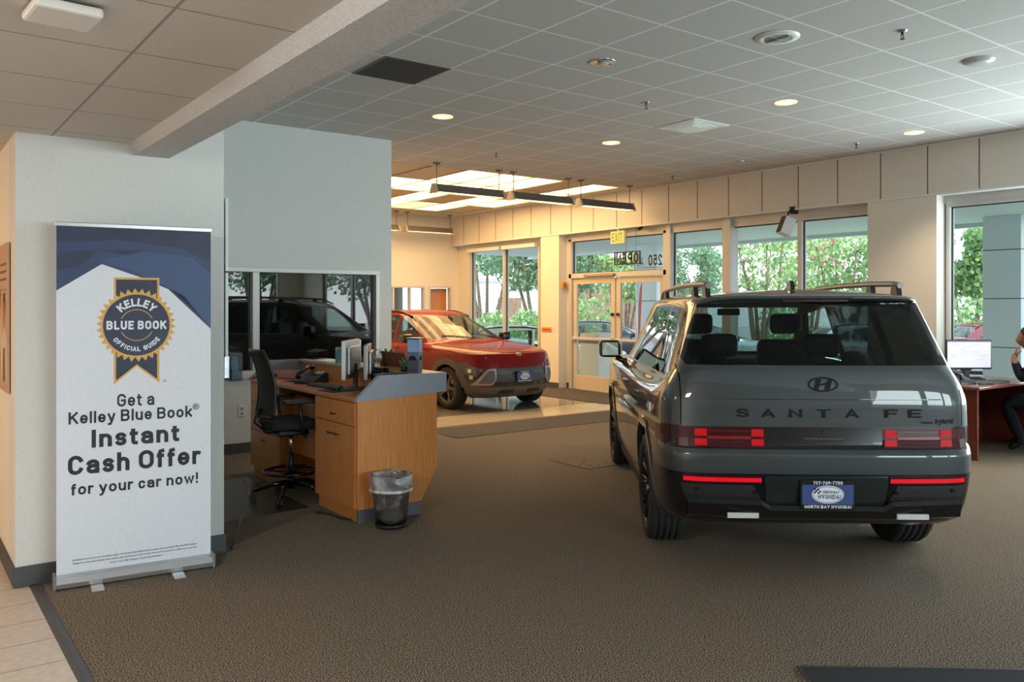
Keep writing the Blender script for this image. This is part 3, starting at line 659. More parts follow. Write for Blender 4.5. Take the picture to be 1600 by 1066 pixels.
# ---------- poster on the hallway wall (face X=.58), display stand beside the pier
t = thing('poster', 'portrait poster with two people and small lettering on the hallway wall', 'poster', (.575, 5.98, 1.55))
q = MB(); q.box((-.012, -.34, -.48), (0, .26, .40), None, .002); q.build('board', mat('poster paper', lin((196, 160, 128)), .5), t)
q = MB(); sk = mat('printed skin tone', lin((176, 118, 86)), .6); hr = mat('printed hair', lin((58, 38, 28)), .6); cl = mat('printed shirt', lin((210, 190, 168)), .6); cl2 = mat('printed apron', lin((118, 92, 74)), .6)
def ell(c, rx, rz, n=24): return [(c[0] + rx * math.cos(2 * math.pi * k / n), c[1] + rz * math.sin(2 * math.pi * k / n)) for k in range(n)]
for (cy, cz, s_) in ((.09, .03, 1), (-.17, -.02, 1.0)):
    q.prism([(cy - .12, cz - .40), (cy + .12, cz - .40), (cy + .13, cz - .16), (cy + .04, cz - .09), (cy - .04, cz - .09), (cy - .13, cz - .16)], 'yz', -.0128, -.012, cl)
    q.prism([(cy - .07, cz - .40), (cy + .07, cz - .40), (cy + .05, cz - .2), (cy - .05, cz - .2)], 'yz', -.0132, -.012, cl2)
    q.prism(ell((cy, cz + .045), .066, .085), 'yz', -.0130, -.012, hr); q.prism(ell((cy, cz), .052, .078), 'yz', -.0136, -.012, sk)
q.build('printed_figures', None, t)
q = MB(); random.seed(5)
for k in range(3):
    x = -.28
    while x < .02: w = random.uniform(.03, .07); q.box((-.0135, x, .27 - k * .045), (-.0118, x + w, .285 - k * .045)); x += w + .02
for k in range(2): q.box((-.0135, -.28, .125 - k * .03), (-.0118, .0, .129 - k * .03))
q.build('printed_lines', mat('poster ink', (.16, .10, .08), .6), t)
t = thing('display_stand', 'narrow white display panel on grey upright beside the pier edge', 'display stand', (1.83, 5.62, 0))
q = MB(); q.box((-.02, .0, 1.24), (.0, .42, 1.80), None, .003); q.box((-.02, 0, 1.81), (.0, .42, 2.30), None, .003); q.build('panel', mat('white display panel', (.75, .78, .78), .4), t)
q = MB(); q.box((-.055, .0, 0), (-.028, .05, 2.28), None, .004); q.box((-.055, .05, .01), (-.03, .40, .03)); q.build('upright', mat('grey upright', (.11, .12, .13), .4), t)
q = MB()
for k in range(16): q.box((-.025, .0, 1.10 + k * .009), (.005, .10, 1.105 + k * .009))
q.build('ribbed_bracket', M_steel, t)
t = thing('brochure_holder', 'clear plastic brochure holder clipped to the display stand', 'brochure holder', (1.845, 5.66, 1.075))
q = MB(); q.box((-.006, -.05, 0), (.075, .10, .006)); q.box((-.006, -.05, 0), (.0, .10, .20)); q.box((.07, -.05, .0), (.075, .10, .19)); q.box((-.006, -.055, 0), (.075, -.05, .19)); q.box((-.006, .10, 0), (.075, .105, .19)); q.build('box', glass('clear acrylic', (.72, .78, .82), 1.5), t)
q = MB(); q.box((.01, -.04, .01), (.05, .09, .16)); q.build('leaflets', mat('blue grey leaflets', lin((120, 135, 150)), .6), t)
# power cord hanging beside the pier
q = MB(); q.tube([(1.80, 5.47, .48), (1.86, 5.47, .475), (1.90, 5.46, .40), (1.895, 5.45, .30), (1.85, 5.44, .18), (1.80, 5.42, .06), (1.78, 5.43, .008)], .005); o = q.build('power_cord', M_black, label='black power cord hanging down beside the edge of the grey pier', cat='cord')

# ---------- signs and devices on the window wall
t = thing('exit_sign', 'green and cream EXIT sign hanging under the soffit over the entrance', 'exit sign', (10.22, 10.62, 2.66))
q = MB(); q.box((-.025, -.17, 0), (.025, .17, .22), None, .01); q.build('housing', emis('glowing cream sign', (.62, .52, .20), .25), t)
q = MB(); stroke_text(q, 'EXIT', -.125, .125, .155, frame((-.0262, 0, .033), (0, -1, 0), (0, 0, 1)), None, w=.17); q.build('lettering', mat('exit green', (.10, .40, .02), .4), t)
q = MB(); q.cyl((0, 0, .215), (0, 0, .288), .012); q.build('mount', M_white, t)
t = thing('open_sign', 'black rectangular OPEN window sign hung below the exit sign, seen from behind', 'open sign', (10.44, 10.62, 2.42))
W2, H2 = .32, .115
q = MB()
ring(q, 'x', -.012, .012, -W2, W2, -H2, H2, .018, bev=0)
stroke_text(q, 'OPEN', -.28, .28, .19, frame((0, 0, -.095), (0, 1, 0), (0, 0, 1)), None, w=.27, sp=.12)
for k in range(9): q.box((-.008, -W2 + .02 + k * .075, -H2), (.008, -W2 + .03 + k * .075, -H2 + .03)); q.box((-.008, -W2 + .02 + k * .075, H2 - .03), (.008, -W2 + .03 + k * .075, H2))
q.build('lettering_panel', M_black, t)
for y in (-.22, .02): q = MB(); q.cyl((0, y, H2), (0, y, .50), .0025, None, None, 6); q.build('wire', M_blackm, t)
t = thing('camera_sensor', 'small black motion sensor on the soffit right of the exit sign', 'sensor', (10.30, 10.20, 2.87))
q = MB(); q.box((-.04, -.09, .02), (.02, .05, .06), None, .01); q.cyl((-.03, -.06, .04), (-.08, -.10, .01), .022, .026); q.build('body', M_black, t)
t = thing('wall_speaker', 'white tilted loudspeaker mounted above the window behind the grey car', 'speaker', (10.16, 7.17, 2.70))
q = MB(); v = q.prism([(-.11, -.11), (.05, -.11), (.10, .11), (-.11, .11)], 'yz', 0, .0001); bmesh.ops.delete(q.bm, geom=v, context='VERTS')
v = q.box((-.08, -.08, -.13), (.08, .08, .13), M_white, .01); q.rot(v, R(22), 'Y'); q.rot(v, R(-30), 'Z'); q.build('cabinet', None, t)
q = MB(); v = q.box((-.086, -.07, -.12), (-.079, .07, .12)); q.rot(v, R(22), 'Y'); q.rot(v, R(-30), 'Z'); q.build('grille', mat('speaker cloth', (.10, .085, .07), .8), t)
q = MB(); q.tube([(.02, 0, .10), (.05, 0, .2), (.12, -.02, .26)], .012); q.box((.10, -.06, .18), (.2, .02, .285), None, .005); q.build('bracket', M_black, t)
def plaque(name, lb, cat, y, z, w, h, m, x=XS, d=.012):
    t = thing(name, lb, cat, (x, y, z)); q = MB(); q.box((-d, -w / 2, -h / 2), (0, w / 2, h / 2), None, .003); q.build('plate', m, t); return t
t = plaque('notice_sign', 'small orange notice plaque on the pier beside the red car', 'sign', 12.66, 1.12, .30, .085, mat('orange plaque', lin((226, 128, 52)), .5))
q = MB(); q.box((-.0135, -.12, -.012), (-.012, .12, .008)); q.build('printed_line', mat('dark orange ink', lin((150, 70, 30)), .5), t)
t = plaque('fire_alarm_pull', 'golden pull station box on the pier return left of the entrance doors', 'fire alarm', 12.70, 1.80, .10, .13, mat('gold box', lin((204, 150, 40)), .4), x=XG - .02, d=.05)
t.location = (XS + .11, 12.30, 1.97); t.rotation_euler = (0, 0, R(90))
q = MB(); q.box((-.056, -.02, -.03), (-.05, .02, .03)); q.build('handle', mat('dark gold', lin((120, 84, 20)), .4), t)
t = plaque('light_switch', 'white double light switch plate on the pier left of the entrance doors', 'switch', 13.0, 1.16, .09, .13, M_white, x=XG - .02, d=.008); t.location = (XS, 12.42, 1.14)
q = MB(); q.box((-.012, -.03, -.03), (-.008, -.008, .03)); q.box((-.012, .008, -.03), (-.008, .03, .03)); q.build('rocker', mat('ivory rocker', (.6, .57, .5), .4), t)
t = thing('wall_outlet', 'white electrical outlet plate low on the office wall', 'outlet', (3.06, YW, .45))
q = MB(); q.box((-.038, -.008, -.06), (.038, 0, .06), None, .003); q.build('plate', M_white, t)
q = MB(); q.box((-.014, -.011, .012), (.014, -.008, .04)); q.build('socket', mat('socket grey', (.3, .3, .3), .4), t); q = MB(); q.box((-.014, -.011, -.04), (.014, -.008, -.012)); q.build('socket', MATS['socket grey'], t)
q = MB(); q.box((-.02, -.03, -.0), (.02, .03, .15)); q.bm.free()
# ---------- loose floor things
def mat_floor(name, lb, poly, z, m, edge=None):
    t = thing(name, lb, 'floor mat', (poly[0][0], poly[0][1], 0)); p = [(a - poly[0][0], b - poly[0][1]) for a, b in poly]
    q = MB(); q.prism(p, 'xy', .0005, z); q.build('pile', m, t)
    if edge:
        q = MB(); n = len(p)
        for i in range(n): q.tube([(*p[i], z * .6), (*p[(i + 1) % n], z * .6)], z * .8, None, 6)
        q.build('edging', edge, t)
    return t
M_matg = mat('grey mat pile', lin((84, 78, 74)), .95, noise_=(260, lin((52, 48, 46)), .4, .6), bump=(260, .6, .004))
mat_floor('runner_mat', 'long grey runner mat lying along the tile edge before the red car', [(5.45, 8.40), (8.9, 8.40), (8.9, 9.17), (5.45, 9.17)], .006, M_matg, M_base)
M_rib = mat('ribbed mat', lin((84, 78, 76)), .9, noise_=(60, lin((60, 56, 54)), .4, .6))
mat_floor('entrance_mat', 'brown grey ribbed mat inside the entrance doors', [(9.25, 9.9), (10.42, 9.9), (10.42, 12.3), (9.25, 12.3)], .008, M_rib, M_base)
mat_floor('dark_mat', 'corner of a black mat at the lower right edge of the carpet', [(3.19, 2.19), (4.6, 1.05), (3.4, -.45), (1.99, .69)], .008, mat('black mat pile', lin((24, 28, 32)), .95, noise_=(260, lin((12, 14, 18)), .4, .6)), M_base)
t = thing('floor_hatch', 'carpet covered floor box hatch with dark edge left of the grey car', 'floor hatch', (5.44, 6.06, 0))
q = MB(); q.box((0, 0, .0005), (.6, .6, .004)); q.build('cover', M_carpet, t)
q = MB(); q.box((-.012, -.01, .0005), (0, .61, .005)); q.box((0, -.008, .0005), (.6, 0, .0042)); q.box((0, .6, .0005), (.6, .604, .0042)); q.build('edge_trim', mat('hatch edge', (.02, .018, .015), .7), t)
t = mat_floor('chair_mat', 'thin clear plastic chair mat under the drafting chair', [(1.80, 6.15), (2.66, 6.22), (2.66, 7.2), (2.66, 7.66), (1.80, 7.55)], .003, glass('clear vinyl', (.80, .80, .80), 1.35, .25))
t['category'] = 'chair mat'
# ------------------------------------------------------------------ vehicles
def modified(bm_or_mesh, mods, name='tmp'):
    me = bm_or_mesh
    if isinstance(me, bmesh.types.BMesh):
        m2 = bpy.data.meshes.new(name); me.to_mesh(m2); me.free(); me = m2
    o = bpy.data.objects.new(name, me); COL.objects.link(o)
    for kind, kw in mods:
        m = o.modifiers.new('m', kind)
        for k, v in kw.items(): setattr(m, k, v)
    bpy.context.view_layer.update()
    out = bpy.data.meshes.new_from_object(o.evaluated_get(bpy.context.evaluated_depsgraph_get()))
    bpy.data.objects.remove(o); return out
def boolean(me, cutters, op):
    """cutters: list of meshes; returns a new mesh"""
    for c in cutters:
        co = bpy.data.objects.new('c', c); COL.objects.link(co)
        for solver in ('MANIFOLD', 'EXACT'):
            out = modified(me.copy(), [('BOOLEAN', dict(operation=op, object=co, solver=solver))])
            if len(out.polygons): break
        bpy.data.objects.remove(co); me = out
    return me
def prism_me(poly, plane, a, b):
    q = MB(); q.prism(poly, plane, a, b); return q.mesh('c')
def halves(me, axis='y'):
    """split a mesh into its parts left and right of the car's middle"""
    out = []
    for s_ in (1, -1):
        bm = bmesh.new(); bm.from_mesh(me)
        bmesh.ops.delete(bm, geom=[f for f in bm.faces if f.calc_center_median().y * s_ < 0], context='FACES')
        m2 = bpy.data.meshes.new('h'); bm.to_mesh(m2); bm.free(); m2.materials.append(None); m2.materials.append(None); out.append(m2)
    return out
def finish(me, m, name, parent, ang=38, slots=None):
    me.materials.clear()
    for x in (slots or [m]): me.materials.append(x)
    if not slots:
        for p in me.polygons: p.material_index = 0
    for p in me.polygons: p.use_smooth = True
    me.set_sharp_from_angle(angle=R(ang)); me.name = name
    return addobj(name, me, parent)
def net_surface(rows, crease, levels=3):
    """rows: list of lists of (x,y,z) from front centre round the left side to rear centre; mirrored to the right"""
    bm = bmesh.new(); n = len(rows[0]); V = {}
    cr = bm.edges.layers.float.new('crease_edge')
    def get(p):
        k = tuple(round(c, 4) for c in p)
        if k not in V: V[k] = bm.verts.new(p)
        return V[k]
    for side in (1, -1):
        for i in range(len(rows) - 1):
            for j in range(n - 1):
                ps = [rows[i][j], rows[i][j + 1], rows[i + 1][j + 1], rows[i + 1][j]]
                vs_ = [get((p[0], side * p[1], p[2])) for p in ps]
                vs2 = []
                for v in vs_:
                    if v not in vs2: vs2.append(v)
                if len(vs2) < 3: continue
                if side == -1: vs2.reverse()
                try: bm.faces.new(vs2)
                except ValueError: pass
    bm.verts.ensure_lookup_table()
    for i, c in crease.items():
        for side in (1, -1):
            for j in range(n - 1):
                a, b = get((rows[i][j][0], side * rows[i][j][1], rows[i][j][2])), get((rows[i][j + 1][0], side * rows[i][j + 1][1], rows[i][j + 1][2]))
                e = bm.edges.get((a, b))
                if e: e[cr] = c if not isinstance(c, dict) else c.get(j, 0)
    bmesh.ops.recalc_face_normals(bm, faces=bm.faces[:])
    me = modified(bm, [('SUBSURF', dict(levels=levels, render_levels=levels))])
    return me
def shell_of(me, t=.025):
    """closed thin shell under a surface; outer faces slot 0, inner faces slot 1"""
    bm = bmesh.new(); bm.from_mesh(me); bm.normal_update()
    inner = {v: bm.verts.new(v.co - v.normal * t) for v in list(bm.verts)}
    for f in bm.faces: f.material_index = 0
    for e in [e for e in bm.edges if e.is_boundary]:
        a, b = e.verts; l = e.link_loops[0]
        if l.vert is not a: a, b = b, a
        f = bm.faces.new((b, a, inner[a], inner[b])); f.material_index = 0
    for f in [f for f in bm.faces if all(v in inner for v in f.verts)]:
        g = bm.faces.new([inner[v] for v in reversed(f.verts)]); g.material_index = 1
    m2 = bpy.data.meshes.new('shell'); bm.to_mesh(m2); bm.free()
    m2.materials.append(None); m2.materials.append(None); return m2
class Skin:
    """rays on the car's outer surface, to lay parts on it"""
    def __init__(s, me):
        bm = bmesh.new(); bm.from_mesh(me); s.t = BVHTree.FromBMesh(bm); bm.free()
    def hit(s, o, d):
        loc, nrm, i, dist = s.t.ray_cast(Vector(o), Vector(d)); return loc
    def lay(s, q, vs_, axis, off=.003, flip=1):
        """move verts built as (coord on axis = height above the skin) onto the skin along -axis*flip"""
        k = 'xyz'.index(axis)
        for v in vs_:
            o = v.co.copy(); h = o[k]; o[k] = 5. * flip; d = Vector((0, 0, 0)); d[k] = -flip
            p = s.hit(o, d)
            if p is None:
                p = v.co.copy(); near = s.t.find_nearest(Vector([5 * flip if i == k else v.co[i] for i in range(3)]))[0]; p[k] = near[k]
            v.co[k] = p[k] + flip * (h + off)
    def patch(s, poly, plane, flip, thick, m=None, off=.0, step=.05, name='x'):
        """polygon outline in a plane, cut into small cells, laid on the skin and given thickness"""
        axis = {'xz': 'y', 'yz': 'x', 'xy': 'z'}[plane]
        bm = bmesh.new(); vv = []
        for u, v in poly: vv.append(bm.verts.new({'xz': (u, 0, v), 'yz': (0, u, v), 'xy': (u, v, 0)}[plane]))
        bm.faces.new(vv)
        for ax in [a for a in 'xyz' if a != axis]:
            k = 'xyz'.index(ax); lo, hi = min(v.co[k] for v in bm.verts), max(v.co[k] for v in bm.verts); t = lo + step
            while t < hi - .004:
                n = Vector((0, 0, 0)); n[k] = 1; c = Vector((0, 0, 0)); c[k] = t
                bmesh.ops.bisect_plane(bm, geom=bm.verts[:] + bm.edges[:] + bm.faces[:], plane_co=c, plane_no=n); t += step
        r = bmesh.ops.extrude_face_region(bm, geom=bm.faces[:]); top = [g for g in r['geom'] if isinstance(g, bmesh.types.BMVert)]
        k = 'xyz'.index(axis)
        for v in bm.verts: v.co[k] = -.006
        for v in top: v.co[k] = thick
        q = MB(); q.bm.free(); q.bm = bm; s.lay(q, bm.verts, axis, off, flip)
        return q
def plan(xf, xr, w, kf=1., kr=1., wf=1., wr=1.):
    """half outline of a horizontal slice: front centre -> left side -> rear centre"""
    L = xf - xr
    P = [(xf, 0), (xf - .012, .38 * w), (xf - .06 * kf, .70 * w * wf), (xf - .17 * kf, .90 * w * wf), (xf - .42 * kf, w * (.5 + .5 * wf))]
    a, b = xf - .42 * kf, xr + .42 * kr
    for f in (.16, .34, .52, .70, .86): P.append((a + (b - a) * f, w))
    P += [(b, w * (.4 + .6 * wr)), (xr + .15 * kr, .975 * w * wr), (xr + .035 * kr, .88 * w * wr), (xr + .008, .62 * w * wr), (xr, .3 * w), (xr, 0)]
    return P
NC = 16
def zmix(zf, zs, zr):
    """heights along the outline: front, side, rear"""
    k = [0, 0, .08, .3, .75, 1, 1, 1, 1, 1, None, None, None, None, None, None]
    out = []
    for i in range(NC):
        if i <= 9: out.append(zf + (zs - zf) * k[i])
        else: out.append(zs + (zr - zs) * (.35, .75, .95, 1, 1, 1)[i - 10])
    return out
def row(xf, xr, w, zf, zs, zr, **k): return [(x, y, z) for (x, y), z in zip(plan(xf, xr, w, **k), zmix(zf, zs, zr))]

def make_wheel(parent_name, r, wd, rim_r, spokes, m_rim, m_face, side, style, parent, loc, group=None):
    """wheel turning about local Y; outer face towards +y*side"""
    o = bpy.data.objects.new('wheel', None); COL.objects.link(o); o.parent = parent; o.location = loc; o.empty_display_size = .1
    s = side; q = MB(); h = wd / 2
    prof = [(rim_r, -h * .86), (rim_r + .02, -h * .98), (r * .86, -h * 1.02), (r * .955, -h * .93), (r * .993, -h * .72)]
    for g in (-.5, -.17, .17, .5): prof += [(r, h * (g - .06)), (r - .009, h * (g - .045)), (r - .009, h * (g + .045)), (r, h * (g + .06))]
    prof += [(r * .993, h * .72), (r * .955, h * .93), (r * .86, h * 1.02), (rim_r + .02, h * .98), (rim_r, h * .86), (rim_r, -h * .86)]
    q.lathe(prof, None, 56, 'y'); q.build('tyre', M_tyre, o)
    q = MB(); q.lathe([(rim_r + .004, h * .9 * s), (rim_r - .012, h * .92 * s), (rim_r - .02, h * .5 * s), (rim_r - .05, -h * .8 * s), (rim_r, -h * .9 * s)], None, 48, 'y')
    n = spokes
    for k in range(n):
        a = 2 * math.pi * k / n
        if style == 'multi':
            for da in (-.10, .10):
                c0 = Vector((.055 * math.cos(a), h * .50 * s, .055 * math.sin(a))); c1 = Vector(((rim_r - .012) * math.cos(a + da), h * .80 * s, (rim_r - .012) * math.sin(a + da)))
                q.tube([c0, (c0 + c1) / 2 + Vector((0, .006 * s, 0)), c1], [.020, .013, .014], m_face, 6)
        else:
            pts = [(.06, -.16), (rim_r - .01, -.30), (rim_r - .01, .30), (.06, .16)]
            poly = [(rr * math.cos(a + d * (1 if rr > .1 else 3.2)), rr * math.sin(a + d * (1 if rr > .1 else 3.2))) for rr, d in ((.065, -.14), (rim_r * .62, -.17), (rim_r - .012, -.33), (rim_r - .012, .05), (rim_r * .6, .10), (.065, .14))]
            q.prism(poly, 'xz', h * .52 * s, h * .74 * s, m_face)
    q.lathe([(0, h * .70 * s), (.045, h * .68 * s), (.075, h * .55 * s), (.07, h * .2 * s)], m_face, 24, 'y')
    q.build('rim', m_rim, o)
    q = MB(); q.lathe([(0, h * .1 * s), (.16, h * .1 * s), (.165, h * .02 * s), (0, -h * .05 * s)], None, 32, 'y'); q.build('brake_disc', M_disc, o)
    return o
M_tyre = mat('tyre rubber', (.016, .016, .017), .75, bump=(80, .2, .002)); M_disc = mat('brake disc', (.16, .16, .16), .4, metal=.8)
M_gblack = mat('gloss black', (.005, .005, .006), .2, coat=.2); M_lining = mat('cabin lining', (.005, .005, .006), .9)
M_grey = mat('cool grey car paint', lin((36, 45, 49)), .5, coat=1.0, noise_=(3, lin((34, 43, 47)), .3, .7))
M_red = mat('metallic red car paint', lin((112, 2, 14)), .55, coat=1.0, noise_=(3, lin((112, 6, 12)), .3, .7))
M_red.node_tree.nodes['Principled BSDF'].inputs['Coat Weight'].default_value = .7; M_red.node_tree.nodes['Principled BSDF'].inputs['Coat IOR'].default_value = 1.4; M_red.node_tree.nodes['Principled BSDF'].inputs['Specular IOR Level'].default_value = .1
M_clad = mat('grey wheel arch plastic', lin((84, 80, 74)), .55)
M_tint = glass('tinted car glass', (.80, .86, .84), 1.6); M_tintd = glass('privacy car glass', (.58, .64, .63), 1.42); M_wind = glass('windscreen glass', (.74, .80, .78), 1.75)
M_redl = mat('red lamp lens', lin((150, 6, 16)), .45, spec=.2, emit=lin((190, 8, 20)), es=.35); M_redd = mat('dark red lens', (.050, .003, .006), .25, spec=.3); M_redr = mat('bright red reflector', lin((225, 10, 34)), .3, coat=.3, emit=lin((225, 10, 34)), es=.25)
M_seat = mat('black leather', (.006, .006, .007), .7); M_plate = mat('navy plate', lin((52, 70, 128)), .4); M_pw = mat('plate white', lin((225, 228, 232)), .45); M_badge = mat('dark badge', (.006, .007, .009), .6, spec=.2)
M_silver = mat('satin silver trim', lin((150, 150, 148)), .35, metal=.5)
def add_plate(parent, x, z, face, small=False):
    """dealer plate facing -x (face=-1) or +x (face=1)"""
    t = bpy.data.objects.new('licence_plate', None); COL.objects.link(t); t.parent = parent; t.location = (x, 0, z); t.rotation_euler = (0, 0, 0 if face < 0 else math.pi); t.empty_display_size = .1
    Mx = lambda y, zz, d: frame((-d, -y, zz), (0, -1, 0), (0, 0, 1))
    q = MB(); q.box((-.012, -.158, -.083), (.0, .158, .083), M_blackm, .004); q.box((-.014, -.148, -.058), (-.011, .148, .058), M_plate); q.build('plate_frame', None, t)
    q = MB(); q.prism(ell((0, .002), .092, .052, 40), 'yz', -.0155, -.011, M_pw); q.prism(ell((0, .002), .086, .047, 40), 'yz', -.0160, -.011, M_plate); q.prism(ell((0, .002), .083, .044, 40), 'yz', -.0165, -.011, M_pw)
    for i in range(4):
        for j in range(3):
            if (i + j) % 2 == 0:
                yy = .080 - i * .010; zz = .040 - j * .010 - i * .002; q.box((-.0175, yy - .010, zz - .010), (-.011, yy, zz), M_badge)
    q.build('oval_emblem', None, t)
    q = MB(); stroke_text(q, '707-769-7700', -.085, .085, .019, Mx(0, .0605, .0135), M_pw, w=.2); stroke_text(q, 'NORTH BAY HYUNDAI', -.135, .135, .018, Mx(0, -.0795, .0135), M_pw, w=.22)
    stroke_text(q, 'NORTH BAY', -.03, .065, .017, Mx(0, .008, .0175), M_plate, w=.2); stroke_text(q, 'HYUNDAI', -.058, .072, .026, Mx(0, -.024, .0175), M_plate, w=.2)
    q.build('plate_lettering', None, t); return t
def h_badge(s, skin, y0, z0, w, h, m, flip, name='oval_badge', parent=None):
    q = MB(); out = ell((y0, z0), w / 2, h / 2, 40)
    a = [q.bm.verts.new((.004, *p)) for p in out]; b = [q.bm.verts.new((.004, *p)) for p in ell((y0, z0), w / 2 - w * .055, h / 2 - w * .055, 40)]
    c = [q.bm.verts.new((.0, *p)) for p in out]
    for k in range(40):
        q.bm.faces.new((a[k], a[(k + 1) % 40], b[(k + 1) % 40], b[k])); q.bm.faces.new((a[k], c[k], c[(k + 1) % 40], a[(k + 1) % 40]))
    def bar(pts): q.prism([(y0 + flip * u * w / 2, z0 + v * h / 2) for u, v in pts], 'yz', 0, .004)
    bar([(-.62, -.66), (-.36, -.80), (-.08, .66), (-.42, .78)]); bar([(.62, .66), (.36, .80), (.08, -.66), (.42, -.78)])
    bar([(-.30, .02), (-.24, -.22), (.30, -.02), (.24, .22)])
    skin.lay(q, q.bm.verts, 'x', .001, flip); return q.build(name, m, parent)

# =========================== large grey three-row SUV, seen from behind
def make_big_suv():
    car = thing('suv', 'large boxy grey SUV parked on the carpet, rear towards us, lettered across the tailgate', 'car', (4.86, 3.49, 0), R(90 - 38.9)); car.scale = (.96,) * 3
    W = .95
    rows = [
        row(3.55, -.86, .84, .24, .24, .33),
        row(3.68, -.93, .905, .30, .27, .37),
        row(3.74, -.985, .93, .45, .42, .47),
        row(3.76, -1.00, .95, .62, .62, .64),
        row(3.76, -1.00, .955, .74, .74, .765),
        row(3.755, -.985, .955, .80, .79, .792),
        row(3.75, -.962, .952, .86, .84, .815),
        row(3.74, -.955, .955, .93, .93, .92),
        row(3.70, -.955, .950, 1.02, 1.05, 1.07),
        row(3.60, -.945, .925, 1.08, 1.10, 1.17, kf=.8),
        row(3.05, -.925, .885, 1.13, 1.135, 1.255, kf=.5),
        row(2.42, -.915, .868, 1.165, 1.165, 1.285, kf=.6, wf=.97),
        row(2.05, -.845, .79, 1.42, 1.42, 1.48, kf=.6, wf=.97),
        row(1.72, -.775, .715, 1.645, 1.665, 1.668, kf=.6, wf=.96),
        row(1.62, -.835, .675, 1.695, 1.708, 1.700, kf=.6, wf=.95),
        row(1.45, -.74, .54, 1.722, 1.735, 1.722, kf=.6),
        row(1.30, -.50, .28, 1.735, 1.752, 1.742, kf=.5),
        [(x, 0, 1.757) for x, y, z in row(1.2, -.45, .1, 0, 0, 0)],
    ]
    surf = net_surface(rows, {4: .55, 5: .5, 6: .6, 10: .35, 11: .45, 13: .5, 8: .35}, 3)
    skin = Skin(surf); sh = shell_of(surf, .03)
    # wheel arch cut-outs (squared arches)
    def arch(cx, g=0.): return [(cx - .47 - g, .05), (cx - .455 - g, .40), (cx - .33 - g, .68 + g * .7), (cx - .18, .80 + g), (cx + .18, .80 + g), (cx + .33 + g, .68 + g * .7), (cx + .455 + g, .40), (cx + .47 + g, .05)]
    arches = [prism_me(arch(cx), 'xz', -1.2, 1.2) for cx in (0., 2.815)]
    side_win = [[(2.02, 1.19), (1.60, 1.58), (1.20, 1.635), (1.13, 1.64), (1.13, 1.185)], [(1.07, 1.185), (1.07, 1.64), (.20, 1.64), (.14, 1.19)], [(.08, 1.19), (.14, 1.64), (-.38, 1.63), (-.50, 1.60), (-.64, 1.24), (-.60, 1.20)]]
    rear_win = [(-.79, 1.288), (.79, 1.288), (.815, 1.34), (.69, 1.655), (.62, 1.674), (-.62, 1.674), (-.69, 1.655), (-.815, 1.34)]
    wind = [(-.74, 1.20), (.74, 1.20), (.62, 1.63), (-.62, 1.63)]
    sw = [prism_me(p, 'xz', -1.2, 1.2) for p in side_win]; rwc = prism_me(rear_win, 'yz', -1.4, -.45); wc = prism_me(wind, 'yz', 1.55, 2.6)
    band = MB(); band.box((-1.3, -1.2, .795), (-.72, 1.2, .925)); band = band.mesh('c')
    low = MB(); low.box((-1.3, -1.2, .1), (-.52, 1.2, .652)); low = low.mesh('c')
    sill = MB(); sill.box((.5, -1.2, .1), (2.32, 1.2, .40)); sill = sill.mesh('c')
    lowf = MB(); lowf.box((3.2, -1.2, .1), (4.0, 1.2, .55)); lowf = lowf.mesh('c')
    ringc = []
    for cx in (0., 2.815): ringc.append(boolean(prism_me(arch(cx, .055), 'xz', -1.2, 1.2), [prism_me(arch(cx, -.001), 'xz', -1.3, 1.3)], 'DIFFERENCE'))
    lines = []
    for x in (2.30, 1.10, .11):   # door shuts
        lines.append(prism_me([(x, .38), (x + .006, .38), (x + .006, 1.175), (x, 1.175)], 'xz', -1.3, 1.3))
    q = MB(); q.box((-1.3, -.835, .93), (-.5, -.829, 1.28)); q.box((-1.3, .829, .93), (-.5, .835, 1.28)); q.box((-1.3, -.82, 1.086), (-.93, .82, 1.091)); lines.append(q.mesh('c'))
    body = boolean(sh, arches, 'DIFFERENCE')
    glass_s = [boolean(body, [c], 'INTERSECT') for c in sw]; glass_r = boolean(body, [rwc], 'INTERSECT'); glass_w = boolean(body, [wc], 'INTERSECT')
    p_band = boolean(body, [band], 'INTERSECT'); p_low = boolean(body, [low], 'INTERSECT'); p_sill = boolean(body, [sill], 'INTERSECT')
    body = boolean(body, sw + [rwc, wc, band, low, sill] + lines, 'DIFFERENCE')
    rings = [boolean(sh, [c], 'INTERSECT') for c in ringc]
    finish(body, None, 'body', car, slots=[M_grey, M_lining])
    def thin(me, m, name, s=1.0):
        return finish(me, m, name, car)
    for k_, g in enumerate(glass_s):
        for h_ in halves(g): thin(h_, M_tint if k_ == 0 else glass('dark privacy glass', (.24, .28, .27), 1.6), 'side_window')
    thin(glass_r, M_tintd, 'rear_window'); thin(glass_w, M_wind, 'windscreen')
    thin(p_band, M_gblack, 'light_band'); o = thin(p_low, M_gblack, 'lower_bumper'); [thin(h_, M_gblack, 'sill_cladding') for h_ in halves(p_sill)]
    for r_ in rings:
        for v in r_.vertices: v.co.y *= 1.010
        for h_ in halves(r_): thin(h_, M_grey, 'wheel_arch_trim')
    # tail lamps: an H of four squares and a bar each side, under a dark red lens
    for s in (1, -1):
        q = skin.patch([(s * .345, .803), (s * .345, .918), (s * .86, .918), (s * .86, .803)], 'yz', -1, .004, off=-.001); ln = q.build('tail_lamp_lens', M_redd, car)
        for (a, b) in ((.355, .425), (.685, .755)):
            for (z0, z1) in ((.812, .852), (.868, .910)):
                q = skin.patch([(s * a, z0), (s * a, z1), (s * b, z1), (s * b, z0)], 'yz', -1, .009); q.build('lamp_square', M_redl, ln)
        q = skin.patch([(s * .43, .853), (s * .43, .868), (s * .68, .868), (s * .68, .853)], 'yz', -1, .008); q.build('lamp_bar', mat('dull red bar', lin((140, 20, 22)), .3), ln)
